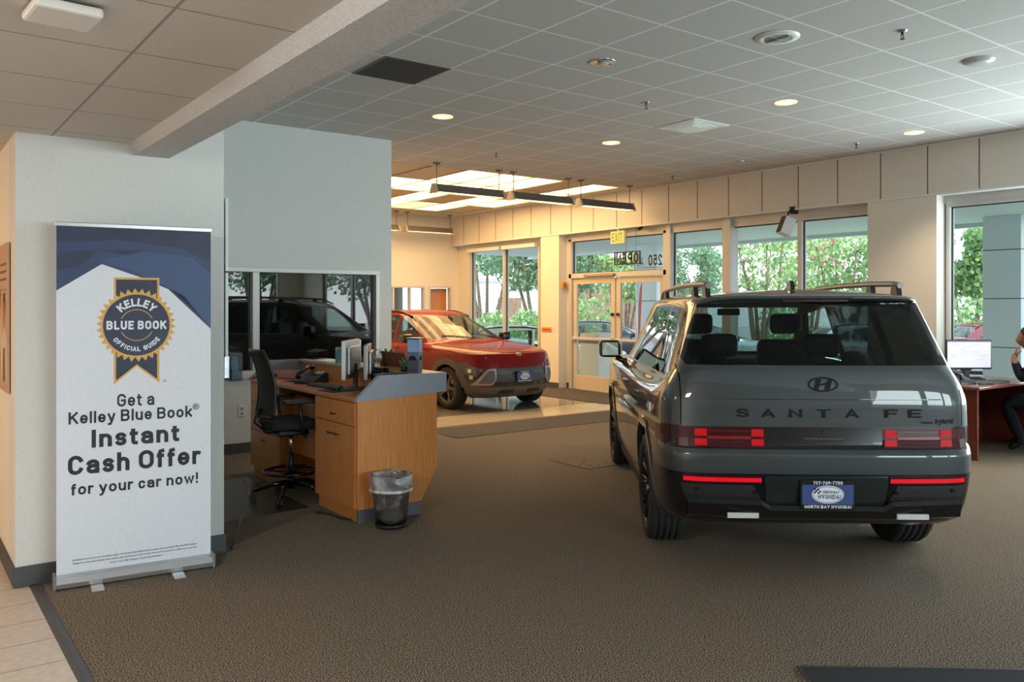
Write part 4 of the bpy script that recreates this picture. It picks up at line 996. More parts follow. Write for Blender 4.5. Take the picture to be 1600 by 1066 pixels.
        for zz in (.83, .895):
            q = skin.patch([(s * .43, zz), (s * .43, zz + .006), (s * .68, zz + .006), (s * .68, zz)], 'yz', -1, .007); q.build('lamp_fin', mat('deep red fin', (.10, .004, .008), .3), ln)
        q = skin.patch([(s * .37, .598), (s * .37, .642), (s * .83, .642), (s * .83, .598)], 'yz', -1, .004); ln2 = q.build('reflector_lens', M_redd, car)
        q = skin.patch([(s * .375, .603), (s * .375, .628), (s * .825, .628), (s * .825, .603)], 'yz', -1, .007); q.build('red_reflector', M_redr, ln2)
        # side wrap of the tail lamp
        q = skin.patch([(-.62, .81), (-.62, .905), (-.84, .915), (-.84, .805)], 'xz', s, .004); q.build('side_lamp_lens', M_redd, car)
        q = skin.patch([(s * .36, .47), (s * .42, .585), (s * .84, .585), (s * .80, .47)], 'yz', -1, .003); q.build('bumper_insert', mat('grained black plastic', (.010, .010, .011), .5), car)
        # two sensor dots
        for yy, zz in ((.41, .545), (.75, .555)):
            q = MB(); q.cyl((.006, s * yy, zz), (.0, s * yy, zz), .012, None, None, 16); skin.lay(q, q.bm.verts, 'x', .004, -1); q.build('parking_sensor', M_blackm, car)
    # centre panel of the lower bumper, skid plate, bright inserts, exhaust shield
    q = skin.patch([(-.34, .43), (-.36, .64), (.36, .64), (.34, .43)], 'yz', -1, .014); q.build('centre_panel', mat('dark green black paint', (.012, .017, .018), .25, coat=.5), car)
    q = MB(); q.prism([(-1.015, .47), (-1.03, .445), (-1.02, .40), (-.93, .365), (-.86, .35), (-.86, .40), (-.93, .45)], 'xz', -.33, .33)
    for s in (1, -1):
        vs0 = len(q.bm.verts)
        q.prism([(-1.02, .50), (-1.035, .475), (-1.02, .40), (-.93, .365), (-.86, .35), (-.86, .40), (-.93, .47)], 'xz', s * .38, s * .80)
        a = [(-1.015, s * .33, .47), (-1.03, s * .33, .445), (-1.02, s * .33, .40), (-.93, s * .33, .365), (-.93, s * .33, .45)]; b = [(-1.02, s * .38, .50), (-1.035, s * .38, .475), (-1.02, s * .38, .40), (-.93, s * .38, .365), (-.93, s * .38, .47)]
        A = [q.bm.verts.new(p) for p in a]; B_ = [q.bm.verts.new(p) for p in b]
        for i in range(5): q.bm.faces.new((A[i], A[(i + 1) % 5], B_[(i + 1) % 5], B_[i]))
        q.bm.verts.ensure_lookup_table()
    for v in q.bm.verts:
        if abs(v.co.y) > .6: v.co.x += (abs(v.co.y) - .6) * .35
    q.build('skid_plate', M_gblack, car)
    for s in (1, -1):
        q = MB(); q.prism([(-1.034, .43), (-1.034, .40), (-1.015, .395), (-1.015, .43)], 'xz', s * .40, s * .58); q.build('bright_insert', mat('pale reflector', (.70, .72, .73), .25, metal=.3), car)
    q = MB(); q.tube([(-.82, -.74, .355), (-.84, -.55, .345), (-.80, -.34, .355)], [.012, .026, .012], None, 12); q.build('exhaust_silencer', M_steel, car)
    add_plate(car, -1.018, .540, -1)
    h_badge(None, skin, 0, 1.178, .178, .088, M_badge, -1, 'oval_badge', car)
    # tailgate lettering
    q = MB()
    for c, y in zip('SANTAFE', (.475, .325, .165, .0, -.165, -.395, -.535)): stroke_text(q, c, -.040, .040, .050, frame((0, y, .982), (0, -1, 0), (0, 0, 1)), None, w=.19)
    for v in q.bm.verts: v.co.x = .002
    skin.lay(q, q.bm.verts, 'x', .002, -1); q.build('tailgate_lettering', M_badge, car)
    q = MB(); stroke_text(q, 'hybrid', -.055, .055, .030, frame((0, -.715, .946), (0, -1, 0), (0, 0, 1)), None, w=.17); stroke_text(q, 'TURBO', -.04, .04, .011, frame((0, -.605, .947), (0, -1, 0), (0, 0, 1)), None, w=.2)
    for v in q.bm.verts: v.co.x = .002
    skin.lay(q, q.bm.verts, 'x', .001, -1); q.build('model_lettering', M_badge, car)
    q = MB(); q.cyl((.0, 0, .893), (.004, 0, .893), .012, None, None, 16); skin.lay(q, q.bm.verts, 'x', .002, -1); q.build('rear_camera', M_blackm, car)
    q = skin.patch([(-.12, .855), (-.12, .859), (.12, .859), (.12, .855)], 'yz', -1, .006); q.build('handle_slot', mat('slot grey', (.08, .08, .08), .3), car)
    # spoiler, high brake lamp, rails, antenna
    q = MB(); q.box((-.80, -.2, 1.672), (-.76, .2, 1.682)); q.build('high_brake_lamp', M_redd, car)
    for s in (1, -1):
        t = bpy.data.objects.new('roof_rail', None); COL.objects.link(t); t.parent = car
        q = MB()
        def zc(x): return (skin.hit((x, s * .60, 3), (0, 0, -1)) or Vector((0, 0, 1.72))).z
        P = [(-.52, 1.8), (-.58, 1.775), (-.48, 1.787), (-.1, 1.795), (.5, 1.795), (1.0, 1.785), (1.40, 1.765), (1.62, zc(1.55) + .005)]
        for k, (x, z) in enumerate(P[:-1]): pass
        vb = q.tube([(x, s * .605, z) for x, z in P[1:]], [.019] * 6 + [.012], M_silver, 12)
        q.build('rail_bar', None, t)
        for x in (-.52, -.10, 1.25):
            q = MB(); q.prism([(x - .05, zc(x) - .01), (x + .06, zc(x) - .01), (x + .045, 1.78), (x - .03, 1.78)], 'xz', s * .605 - .016, s * .605 + .016); q.build('rail_foot', M_black, t)
    q = MB(); q.prism([(-.30, 1.745), (-.34, 1.755), (-.325, 1.80), (-.305, 1.815), (-.25, 1.785), (-.18, 1.757), (-.16, 1.745)], 'xz', -.014, .014); q.build('antenna_fin', M_gblack, car)
    # mirrors
    for s in (1, -1):
        t = bpy.data.objects.new('door_mirror', None); COL.objects.link(t); t.parent = car; t.location = (1.98, s * .845, 1.235)
        q = MB(); vb = q.box((-.05, s * .09, -.075), (.10, s * .29, .085), None, .035); q.build('mirror_housing', M_gblack, t)
        q = MB(); q.tube([(.0, -s * .02, -.10), (.02, s * .06, -.11), (.02, s * .13, -.07)], [.03, .026, .03], None, 10); q.build('mirror_arm', M_gblack, t)
        q = MB(); q.box((-.054, s * .115, -.055), (-.048, s * .265, .066), None, .002); q.build('mirror_glass', mat('mirror silver', (.75, .95, .92), .03, metal=1), t)
    # door handles
    for s in (1, -1):
        for x in (1.22, .22):
            q = skin.patch([(x, .985), (x, 1.012), (x + .20, 1.012), (x + .20, .985)], 'xz', s, .02); q.build('door_handle', M_grey, car)
    # belt trim
    for s in (1, -1):
        q = skin.patch([(-.62, 1.178), (-.62, 1.19), (2.02, 1.178), (2.02, 1.166)], 'xz', s, .004, step=.08); q.build('window_trim', M_silver, car)
    # head lamps and grille, plain
    for s in (1, -1):
        q = skin.patch([(s * .45, .78), (s * .45, .95), (s * .80, .95), (s * .80, .78)], 'yz', 1, .006); q.build('head_lamp', M_gblack, car)
    q = skin.patch([(-.55, .50), (-.55, .74), (.55, .74), (.55, .50)], 'yz', 1, .008); q.build('grille', M_black, car)
    # wheels
    for cx in (0., 2.815):
        for s in (1, -1): make_wheel('wheel', .372, .25, .262, 10, M_gblack, M_blackm, s, 'multi', car, (cx, s * .822, .372))
    # underbody, wheel wells, cabin
    q = MB(); q.box((-.70, -.66, .34), (3.5, .66, .50)); q.box((.50, -.90, .24), (2.3, .90, .40)); q.build('underbody', mat('underbody black', (.006, .006, .006), .9), car)
    q = MB(); q.box((-.88, -.80, .80), (2.3, .80, .83)); q.box((-.86, -.72, .45), (-.84, .72, 1.20)); q.build('cabin_floor', M_lining, car)
    for s in (1, -1):
        for x, zt in ((1.25, 1.58), (.35, 1.44), (-.42, 1.24)):
            if x > 1 or True:
                q = MB(); v = q.box((x - .12, s * .37 - .24, .80), (x + .02, s * .37 + .24, zt - .20), None, .05); q.rot(v, R(-10), 'Y', (x, 0, .8))
                st = q.build('seat_back', M_seat, car)
                q = MB(); v = q.box((x - .17, s * .37 - .13, zt - .17), (x - .07, s * .37 + .13, zt + .0), None, .04); q.build('headrest', M_seat, st)
    q = MB(); v = q.box((1.85, -.8, .95), (2.4, .8, 1.17), None, .05); q.build('dashboard', M_seat, car)
    q = MB(); pts = [(1.72, .37 + .18 * math.cos(2 * math.pi * k / 24), 1.15 + .18 * math.sin(2 * math.pi * k / 24)) for k in range(24)]; q.tube(pts, .014, None, 8, closed=True); q.box((1.72, .20, 1.13), (1.75, .54, 1.17)); q.build('steering_wheel', M_seat, car)
    q = MB(); q.box((1.60, -.10, 1.56), (1.63, .10, 1.62), None, .01); q.build('inside_mirror', M_black, car)
    return car
SUV = make_big_suv()
# =========================== red compact SUV facing the window side, three-quarter front view
def cross_arch(cx, g=0., r=.385):
    P = []
    for k in range(13):
        a = math.pi * k / 12; P.append((cx - (r + g) * math.cos(a) * (1.0 if 0 < k < 12 else 1.02), .335 + (r + g) * math.sin(a) * .98))
    return [(P[0][0], .05)] + P + [(P[-1][0], .05)]
def make_small_suv(m_paint, label, loc, rz, name='suv', detail=True):
    car = thing(name, label, 'car', loc, rz)
    W = .91
    rows = [
        row(3.30, -.68, .80, .20, .20, .28, kf=1.1, wf=.94),
        row(3.42, -.78, .86, .27, .24, .33, kf=1.1, wf=.95),
        row(3.475, -.84, .885, .40, .36, .45, kf=1.15, wf=.95),
        row(3.485, -.86, .895, .55, .52, .58, kf=1.15, wf=.95),
        row(3.46, -.86, .905, .68, .66, .70, kf=1.1, wf=.96),
        row(3.42, -.85, .905, .80, .78, .82, kf=1.05, wf=.95),
        row(3.37, -.83, .895, .885, .87, .92, kf=1.0, wf=.95),
        row(3.24, -.80, .875, .935, .935, 1.02, kf=.9, wf=.94),
        row(2.85, -.78, .845, .985, .965, 1.08, kf=.55, wf=.94),
        row(2.28, -.75, .815, 1.045, 1.00, 1.10, kf=.6, wf=.95),
        row(1.80, -.62, .745, 1.275, 1.24, 1.28, kf=.75, wf=.93),
        row(1.34, -.42, .665, 1.465, 1.475, 1.44, kf=.8, wf=.92),
        row(1.20, -.46, .615, 1.505, 1.522, 1.485, kf=.8, wf=.92),
        row(1.02, -.34, .48, 1.532, 1.548, 1.515, kf=.7),
        row(.85, -.20, .25, 1.55, 1.565, 1.545, kf=.5),
        [(x, 0, 1.572) for x, y, z in row(.75, -.15, .1, 0, 0, 0)],
    ]
    surf = net_surface(rows, {6: .45, 9: .5, 11: .45, 8: {0: .2}}, 3)
    skin = Skin(surf); sh = shell_of(surf, .028)
    arches = [prism_me(cross_arch(cx), 'xz', -1.2, 1.2) for cx in (0., 2.66)]
    side_win = [[(1.80, 1.04), (1.30, 1.415), (1.0, 1.46), (.98, 1.04)], [(.92, 1.045), (.94, 1.462), (.35, 1.455), (.10, 1.40), (.02, 1.09)], [(-.03, 1.095), (.03, 1.385), (-.22, 1.29), (-.40, 1.14)]]
    sw = [prism_me(p, 'xz', -1.2, 1.2) for p in side_win]
    wc = prism_me([(-.70, 1.075), (.70, 1.075), (.745, 1.10), (.60, 1.445), (.5, 1.46), (-.5, 1.46), (-.60, 1.445), (-.745, 1.10)], 'yz', 1.15, 2.6)
    rc = prism_me([(-.62, 1.13), (.62, 1.13), (.52, 1.42), (-.52, 1.42)], 'yz', -1.4, -.30)
    ringc = [boolean(prism_me(cross_arch(cx, .095), 'xz', -1.2, 1.2), [prism_me(cross_arch(cx, -.001), 'xz', -1.3, 1.3)], 'DIFFERENCE') for cx in (0., 2.66)]
    def bxm(a, b): q = MB(); q.box(a, b); return q.mesh('c')
    lowf = bxm((2.9, -1.2, .1), (4.0, 1.2, .375)); lowr = bxm((-1.2, -1.2, .1), (-.3, 1.2, .50)); sill = bxm((.3, -1.2, .1), (2.35, 1.2, .38))
    lines = [prism_me([(x, .38), (x + .007, .38), (x + .007, 1.035), (x, 1.035)], 'xz', -1.3, 1.3) for x in (1.93, .95, .06)]
    # hood shut line: seam running round the front edge
    seam = MB(); seam.box((3.0, -1.2, .895), (4.0, 1.2, .903)); lines.append(seam.mesh('c'))
    body = boolean(sh, arches, 'DIFFERENCE')
    gs = [boolean(body, [c], 'INTERSECT') for c in sw]; gw = boolean(body, [wc], 'INTERSECT'); gr = boolean(body, [rc], 'INTERSECT')
    pl = [boolean(body, [c], 'INTERSECT') for c in (lowf, lowr, sill)]
    rings = [boolean(sh, [c], 'INTERSECT') for c in ringc]
    body = boolean(body, sw + [wc, rc, lowf, lowr, sill] + lines, 'DIFFERENCE')
    finish(body, None, 'body', car, slots=[m_paint, M_lining])
    for g in gs:
        for h_ in halves(g): finish(h_, M_tint, 'side_window', car)
    finish(gw, M_wind, 'windscreen', car); finish(gr, M_tintd, 'rear_window', car)
    for me, nm in zip(pl, ('front_skirt', 'rear_skirt')): finish(me, M_clad, nm, car)
    for h_ in halves(pl[2]): finish(h_, M_clad, 'sill_cladding', car)
    for me in rings:
        for v in me.vertices: v.co.y *= 1.016
        for h_ in halves(me): finish(h_, M_clad, 'wheel_arch_trim', car)
    # front: black grille field, silver frames, corner lamps in grey cladding, plate
    q = skin.patch([(-.56, .375), (-.72, .50), (-.60, .665), (.60, .665), (.72, .50), (.56, .375)], 'yz', 1, .006); gf = q.build('grille_field', M_black, car)
    q = skin.patch([(-.50, .455), (-.50, .56), (.50, .56), (.50, .455)], 'yz', 1, .018); q.build('grille_bar', mat('grille grey', (.045, .047, .05), .5), gf)
    for s in (1, -1):
        for yy in (.22, .36):
            q = skin.patch([(s * yy, .395), (s * yy, .435), (s * (yy + .1), .435), (s * (yy + .1), .395)], 'yz', 1, .012); q.build('grille_slot', M_gblack, gf)
        out = [(s * .50, .66), (s * .50, .49), (s * .56, .41), (s * .80, .405), (s * .68, .60), (s * .62, .66)]
        inn = [(s * .525, .635), (s * .525, .50), (s * .575, .435), (s * .745, .43), (s * .655, .585), (s * .605, .635)]
        n = len(out)
        for i in range(n):
            q = skin.patch([out[i], out[(i + 1) % n], inn[(i + 1) % n], inn[i]], 'yz', 1, .022, step=.04); q.build('silver_frame', M_silver, gf)
        q = skin.patch(inn, 'yz', 1, .012); q.build('air_duct', mat('duct grey', (.10, .11, .105), .4), gf)
        # corner: cladding carrying the head lamp
        q = skin.patch([(2.86, .36), (2.92, .74), (3.10, .76), (3.30, .66), (3.30, .37)], 'xz', s, .006, step=.05); cc = q.build('corner_cladding', M_clad, car)
        q = skin.patch([(3.10, .46), (3.08, .69), (3.24, .70), (3.36, .66), (3.27, .47)], 'xz', s, .012, step=.04); hl = q.build('head_lamp', glass('lamp glass', (.6, .62, .62), 1.8), cc)
        q = skin.patch([(3.11, .47), (3.09, .68), (3.24, .69), (3.34, .65), (3.26, .48)], 'xz', s, .007, step=.04); q.build('lamp_housing', mat('lamp grey', (.16, .15, .13), .3, metal=.5), hl)
        for (x, z) in ((3.17, .63), (3.19, .53)):
            q = MB(); q.box((x - .02, -.012, z - .03), (x + .035, .004, z + .03), None, .004)
            for v in q.bm.verts: v.co.y = max(v.co.y, -.01)
            skin.lay(q, q.bm.verts, 'y', .014, s); q.build('lamp_element', mat('lamp element', (.8, .75, .65), .15, metal=.6), hl)
        q = skin.patch([(s * .30, .888), (s * .30, .905), (s * .78, .898), (s * .78, .880)], 'yz', 1, .003); q.build('daytime_strip', mat('smoked strip', (.06, .05, .05), .2), car)
        # lower splitter slots
        q = skin.patch([(s * .14, .265), (s * .14, .325), (s * .40, .33), (s * .42, .27)], 'yz', 1, .004); q.build('skirt_slot', M_black, car)
        q = skin.patch([(1.02, .90), (1.02, .93), (1.21, .935), (1.21, .905)], 'xz', s, .022, step=.06); q.build('door_handle', m_paint, car)
        q = skin.patch([(.08, .90), (.08, .93), (.27, .935), (.27, .905)], 'xz', s, .022, step=.06); q.build('door_handle', m_paint, car)
        q = skin.patch([(-.38, 1.105), (0, 1.065), (.9, 1.018), (1.82, 1.01), (1.82, 1.022), (.9, 1.030), (0, 1.077), (-.38, 1.117)], 'xz', s, .005, step=.08); q.build('window_trim', M_gblack, car)
        # roof edge rail
        P = []
        for k in range(17):
            x = 1.22 - k * .105; h = skin.hit((x, s * .60, 3), (0, 0, -1))
            if h: P.append((x, s * .60, h.z + .014))
        q = MB(); q.tube(P, .017, None, 8); q.build('roof_rail', M_gblack, car)
        # mirror
        t = bpy.data.objects.new('door_mirror', None); COL.objects.link(t); t.parent = car; t.location = (1.70, s * .86, 1.05)
        q = MB(); q.box((-.04, s * .08, -.03), (.11, s * .27, .11), None, .04); q.build('mirror_housing', M_gblack, t)
        q = MB(); q.tube([(.02, -s * .03, -.03), (.03, s * .12, .0)], [.03, .03], None, 8); q.build('mirror_arm', M_black, t)
        q = MB(); q.box((-.045, s * .10, -.012), (-.038, s * .25, .09), None, .002); q.build('mirror_glass', M_chrome, t)
    add_plate(car, 3.515, .53, 1)
    h_badge(None, skin, 0, .868, .125, .046, mat('silver badge', (.75, .75, .74), .25, metal=.8), 1, 'oval_badge', car)
    # wipers
    for y0, y1 in ((.62, .05), (-.02, -.55)):
        q = MB(); pts = []
        for k in range(6):
            yy = y0 + (y1 - y0) * k / 5; h = skin.hit((2.20 - .03 * k, yy, 3), (0, 0, -1)); pts.append((h.x, h.y, h.z + .012))
        q.tube(pts, .008, None, 6); q.build('wiper', M_black, car)
    for cx in (0., 2.66):
        for s in (1, -1): make_wheel('wheel', .335, .215, .235, 5, M_gblack, mat('wheel spoke grey', (.10, .095, .09), .3, metal=.5), s, 'star', car, (cx, s * .79, .335))
    q = MB(); q.box((-.60, -.62, .20), (3.1, .62, .42)); q.box((.42, -.84, .20), (2.24, .84, .36)); q.build('underbody', mat('underbody black', (.006, .006, .006), .9), car)
    q = MB(); q.box((-.6, -.76, .70), (2.2, .76, .73)); q.build('cabin_floor', M_lining, car)
    ms = mat('grey seat cloth', (.10, .10, .095), .8)
    for s in (1, -1):
        for x, zt in ((1.05, 1.42), (.25, 1.36)):
            q = MB(); v = q.box((x - .10, s * .35 - .22, .70), (x + .03, s * .35 + .22, zt - .2), None, .04); q.rot(v, R(-12), 'Y', (x, 0, .7)); st = q.build('seat_back', ms, car)
            q = MB(); q.box((x - .20, s * .35 - .12, zt - .18), (x - .11, s * .35 + .12, zt), None, .035); q.build('headrest', ms, st)
    q = MB(); q.box((1.62, -.72, .85), (2.2, .72, 1.03), None, .05); q.build('dashboard', M_seat, car)
    return car
RED = make_small_suv(M_red, 'shiny red compact SUV with grey wheel arches parked on the polished tiles', (7.72, 10.92, 0), R(-90 + 2.5) )
RED.scale = (.97,) * 3
RED.location = (7.72 - .11, 10.92 + 2.58, 0)

# ------------------------------------------------------------------ outside: lot, canopy, columns, trees, cars, buildings
M_asph = mat('pale asphalt', lin((150, 150, 148)), .9, noise_=(30, lin((132, 132, 130)), .4, .6)); M_conc = mat('concrete walk', lin((196, 194, 188)), .8, noise_=(20, lin((180, 178, 172)), .4, .6)); M_grass = mat('lawn', lin((92, 140, 60)), .9, noise_=(12, lin((60, 110, 44)), .4, .6))
q = MB(); q.box((XG + .15, -60, -.75), (160, 140, -.5)); q.build('ground', M_asph, kind='structure')
q = MB(); q.box((-60, -60, -.25), (XG + .15, YR, -.08)); q.build('ground', M_asph, kind='structure')
q = MB(); q.box((XG + .12, -8, -.6), (17.6, 16.6, -.02)); q.build('pavement', M_conc, kind='structure')
q = MB(); q.box((17.6, -8, -.6), (19.6, 16.6, -.05)); q.build('lawn_strip', M_grass, kind='structure')
M_can = mat('canopy plaster', lin((196, 208, 210)), .7, bump=(20, .2, .004))
q = MB(); q.box((XG + .35, -8, 3.2), (17.2, 22, 3.35)); q.box((17.05, -8, 3.12), (17.25, 22, 3.9)); q.build('canopy', M_can, kind='structure')
q = MB(); q.box((XG + .3, YR, 2.9), (XG + .5, YB, 3.9)); q.build('canopy_header', M_can, kind='structure')
M_col = mat('blue grey metal panel', lin((212, 226, 232)), .4)
def column(y0, y1, lb, x0=16.1, w=.75):
    t = thing('canopy_column', lb, 'column', (x0, y0, 0)); q = MB(); d = y1 - y0
    for k in range(4):
        z0 = -.05 + k * .88; q.box((0, 0, z0 + .008), (w, d, min(z0 + .872, 3.2)), None, .003)
    q.build('metal_panels', M_col, t); q = MB(); q.box((.012, .012, -.05), (w - .012, d - .012, 3.2)); q.build('core', M_groove, t)
column(6.53, 7.18, 'blue grey panelled square canopy column outside the window behind the cherry desk', 16.1, .7)
column(15.3, 16.06, 'blue grey panelled square canopy column outside the entrance doors', 16.1, .7)
column(-3.6, -2.9, 'blue grey panelled canopy column mirrored in the dark office window', 16.1, .7)
q = MB(); q.box((13.0, 11.0, 3.185), (13.6, 11.6, 3.2)); o = q.build('canopy_light', emis('pale lamp', (1, 1, .95), 1.4), label='square flush light glowing in the canopy ceiling outside', cat='ceiling light')

def leafmat(name, c):
    m = mat(name, c, .6); nt = m.node_tree; out = nt.nodes['Material Output']; b = nt.nodes['Principled BSDF']
    tr = nt.nodes.new('ShaderNodeBsdfTranslucent'); tr.inputs[0].default_value = (*c, 1); mx = nt.nodes.new('ShaderNodeMixShader'); mx.inputs[0].default_value = .45
    nt.links.new(b.outputs[0], mx.inputs[1]); nt.links.new(tr.outputs[0], mx.inputs[2]); nt.links.new(mx.outputs[0], out.inputs[0]); return m
def leaf_cloud(q, c, r, n, size, m, sq=(1, 1, 1), rnd=random):
    for _ in range(n):
        while True:
            v = Vector((rnd.uniform(-1, 1), rnd.uniform(-1, 1), rnd.uniform(-1, 1)))
            if .25 < v.length < 1: break
        v = Vector((v.x * sq[0], v.y * sq[1], v.z * sq[2])) * r + Vector(c)
        a = Vector((rnd.gauss(0, 1), rnd.gauss(0, 1), rnd.gauss(0, 1))).normalized(); b = a.orthogonal().normalized(); cc = a.cross(b); s_ = size * rnd.uniform(.6, 1.3)
        f = q.bm.faces.new([q.bm.verts.new(v + b * s_), q.bm.verts.new(v + cc * s_ * .6), q.bm.verts.new(v - b * s_), q.bm.verts.new(v - cc * s_ * .6)])
        f.material_index = q.mi(m if not isinstance(m, list) else rnd.choice(m))
M_leaf = [leafmat('leaf green', lin((146, 182, 126))), leafmat('leaf mid green', lin((116, 158, 104))), leafmat('leaf yellow green', lin((190, 208, 138)))]
M_leafd = [leafmat('leaf dull green', lin((124, 158, 124))), leafmat('leaf dark green', lin((96, 134, 100))), leafmat('leaf soft green', lin((152, 184, 148)))]
M_pink = mat('pink blossom', lin((226, 130, 140)), .6); M_bark = mat('pale bark', lin((150, 128, 108)), .8, noise_=(12, lin((112, 92, 76)), .4, .6))
def tree(x, y, h, spread, n, lb, leaves, trunks=4, size=.14, seed=1, group='trees beyond the car park', lo=.42, blossom=0, cat='tree'):
    rnd = random.Random(seed); t = thing('tree', lb, cat, (x, y, -.5), 0, group)
    q = MB(); tips = []
    for k in range(trunks):
        a = 2 * math.pi * k / trunks + rnd.uniform(-.4, .4); d = Vector((math.cos(a), math.sin(a), 0)) * spread
        p = [Vector((0, 0, -.05)) + d * .06, d * rnd.uniform(.15, .25) + Vector((0, 0, h * .25)), d * rnd.uniform(.3, .5) + Vector((0, 0, h * .5)), d * rnd.uniform(.5, .8) + Vector((0, 0, h * .8))]
        w = h * .016; q.tube(p, [w, w * .8, w * .55, w * .25], None, 7); tips += p[2:]
        for j in range(3):
            b0 = p[2].lerp(p[3], j * .4); b1 = b0 + Vector((rnd.uniform(-1, 1), rnd.uniform(-1, 1), rnd.uniform(.4, 1))) * spread * .4; q.tube([b0, b0.lerp(b1, .5) + Vector((0, 0, .08)), b1], [w * .35, w * .22, w * .1], None, 5); tips.append(b1)
    q.build('trunk', M_bark, t)
    q = MB(); m = max(1, n // len(tips))
    for p in tips:
        if p.z < h * lo: continue
        leaf_cloud(q, p, spread * .42, m, size, leaves + ([M_pink] if blossom and rnd.random() < blossom else []), (1, 1, .8), rnd)
    q.build('foliage', None, t); return t
def onray(px, dist):
    tt = (px - 800) / 1312; f_ = Vector((math.sin(YAW), math.cos(YAW))); r_ = Vector((math.cos(YAW), -math.sin(YAW)))
    return f_ * dist + r_ * tt * dist
tl = [(760, 42, 7.2, 2.6, 5200, 'tall multi-stemmed tree filling the left pane of the window behind the red car', M_leafd, 5, 21, .5),
      (838, 35, 6.6, 2.0, 4200, 'full green tree in the right pane of the window behind the red car', M_leafd, 4, 22, .42),
      (912, 43, 7.0, 2.3, 4800, 'dense green tree seen through the left half of the entrance transom', M_leafd, 4, 23, .42),
      (975, 31, 4.6, 1.1, 1100, 'slender young tree with thin leaves behind the entrance doors', M_leaf, 5, 24, .5),
      (1086, 54, 6.4, 2.2, 4600, 'pale conifer-like tree far off in the narrow window', M_leafd, 3, 25, .25),
      (1188, 29, 5.4, 1.35, 1500, 'open tree with many thin stems behind the antenna of the grey car', M_leaf, 6, 26, .48),
      (1262, 36, 6.2, 1.9, 1900, 'leafy tree behind the window mullion right of the roof antenna', M_leaf, 5, 27, .42),
      (1325, 29, 5.2, 1.5, 2600, 'yellow green leafy tree left of the wide pier', M_leaf, 5, 28, .3),
      (1518, 30, 5.6, 1.6, 5200, 'green tree squeezed between window frame and right canopy column', M_leaf, 3, 29, .02),
      (1660, 36, 5.8, 2.0, 2000, 'green tree to the right of the right canopy column', M_leaf, 5, 30, .3)]
for px, d, h, sp, n, lb, lv, tr, sd, lo in tl:
    p = onray(px, d); tree(p.x, p.y, h, sp, n, lb, lv, tr, .085 if d < 30 else .12, sd, lo=lo, blossom=.12 if d < 30 else 0)
# trees out of the picture, mirrored in the dark office window
for k, (x, y, h, sp) in enumerate(((15.5, -11.5, 6.2, 2.4), (13.0, -17.5, 6.8, 2.4), (20.5, -15.5, 6.8, 2.6), (17.5, -23, 7.5, 2.8))):
    tree(x, y, h, sp, 4200, ('nearest', 'second', 'third', 'furthest')[k] + ' tree mirrored in the dark office window', M_leafd, 5, .12, 40 + k, 'trees mirrored in the office window', lo=.35, blossom=.25)
# bushes
def bush(px, d, r, h, lb, sd):
    p = onray(px, d); rnd = random.Random(sd); q = MB(); leaf_cloud(q, (0, 0, h * .5), r, 900, .10, M_leaf, (1, 1, h / r / 2), rnd)
    t = thing('bush', lb, 'bush', (p.x, p.y, -.5), 0, 'bushes outside'); q.build('foliage', None, t)
    q = MB(); q.tube([(0, 0, -.08), (0, 0, h * .6)], .04, None, 6); q.build('stem', M_bark, t)
bush(915, 33, 1.2, 2.6, 'bright green bush behind the glass of the left entrance door', 1); bush(826, 31.8, .9, 2.0, 'round bush behind parked cars in the right pane beyond the red car', 2); bush(772, 33, .9, 1.9, 'small bush behind parked cars near the mullion beyond the red car', 3)
bush(1225, 32, 1.0, 2.4, 'yellow green bush below the open tree behind the roof antenna', 4)
bush(1520, 28.6, 1.1, 2.5, 'green bush below the tree between window frame and right canopy column', 5)
# buildings beyond
def building(px, d, w, h, m, lb, band=None):
    p = onray(px, d); t = thing('building', lb, 'building', (p.x, p.y, -.5), math.atan2(-p.x, p.y)); q = MB(); q.box((-w / 2, 0, -.1), (w / 2, 8, h)); q.build('wall', m, t)
    q = MB(); q.box((-w / 2 - .1, -.15, h), (w / 2 + .1, 8.1, h + .25)); q.build('parapet', M_conc, t)
    if band:
        for k in range(int(w // 3)):
            x = -w / 2 + 1 + k * 3; q = MB(); q.box((x, -.06, .1), (x + 1.5, .02, h * .72)); q.build('bay', band, t)
M_bw = mat('white render', lin((238, 238, 236)), .8); M_bb = mat('brown brick', lin((172, 140, 118)), .8, noise_=(9, lin((150, 116, 94)), .4, .6))
building(790, 54, 9, 3.6, M_bw, 'white building with brown bays behind the trees beyond the red car', M_bb)
building(955, 62, 14, 3.4, M_bb, 'low brown brick building behind the entrance doors')
building(1130, 82, 30, 3.3, M_bw, 'long low white building on the horizon behind the narrow window')
building(1420, 96, 34, 3.0, M_bw, 'distant low white building behind the trees right of the antenna')
# light posts
for px, d, lb in ((1268, 40, 'thin lamp post beyond the trees right of the roof antenna'),):
    p = onray(px, d); q = MB(); q.tube([(0, 0, -.1), (0, 0, 7.5)], [.07, .05], None, 8); q.box((-.3, -.1, 7.4), (.3, .1, 7.5)); q.build('lamp_post', M_steel, loc=(p.x, p.y, 0), label=lb, cat='lamp post')
# red feather flag
p = onray(996, 20); t = thing('feather_flag', 'slim red feather flag on a bent pole outside the entrance', 'flag', (p.x, p.y, 0))
q = MB(); q.tube([(0, 0, -.05), (0, 0, 1.0), (.03, .02, 1.6), (.08, .06, 2.0), (.16, .1, 2.2)], [.02, .015, .012, .01, .006], None, 6); q.build('pole', M_steel, t)
q = MB(); q.prism([(.01, .5), (.02, 1.0), (.04, 1.6), (.09, 2.0), (.16, 2.18), (.14, 1.8), (.10, 1.1), (.06, .5)], 'xz', -.004, .004); q.build('cloth', mat('flag red', lin((210, 84, 64)), .6), t)
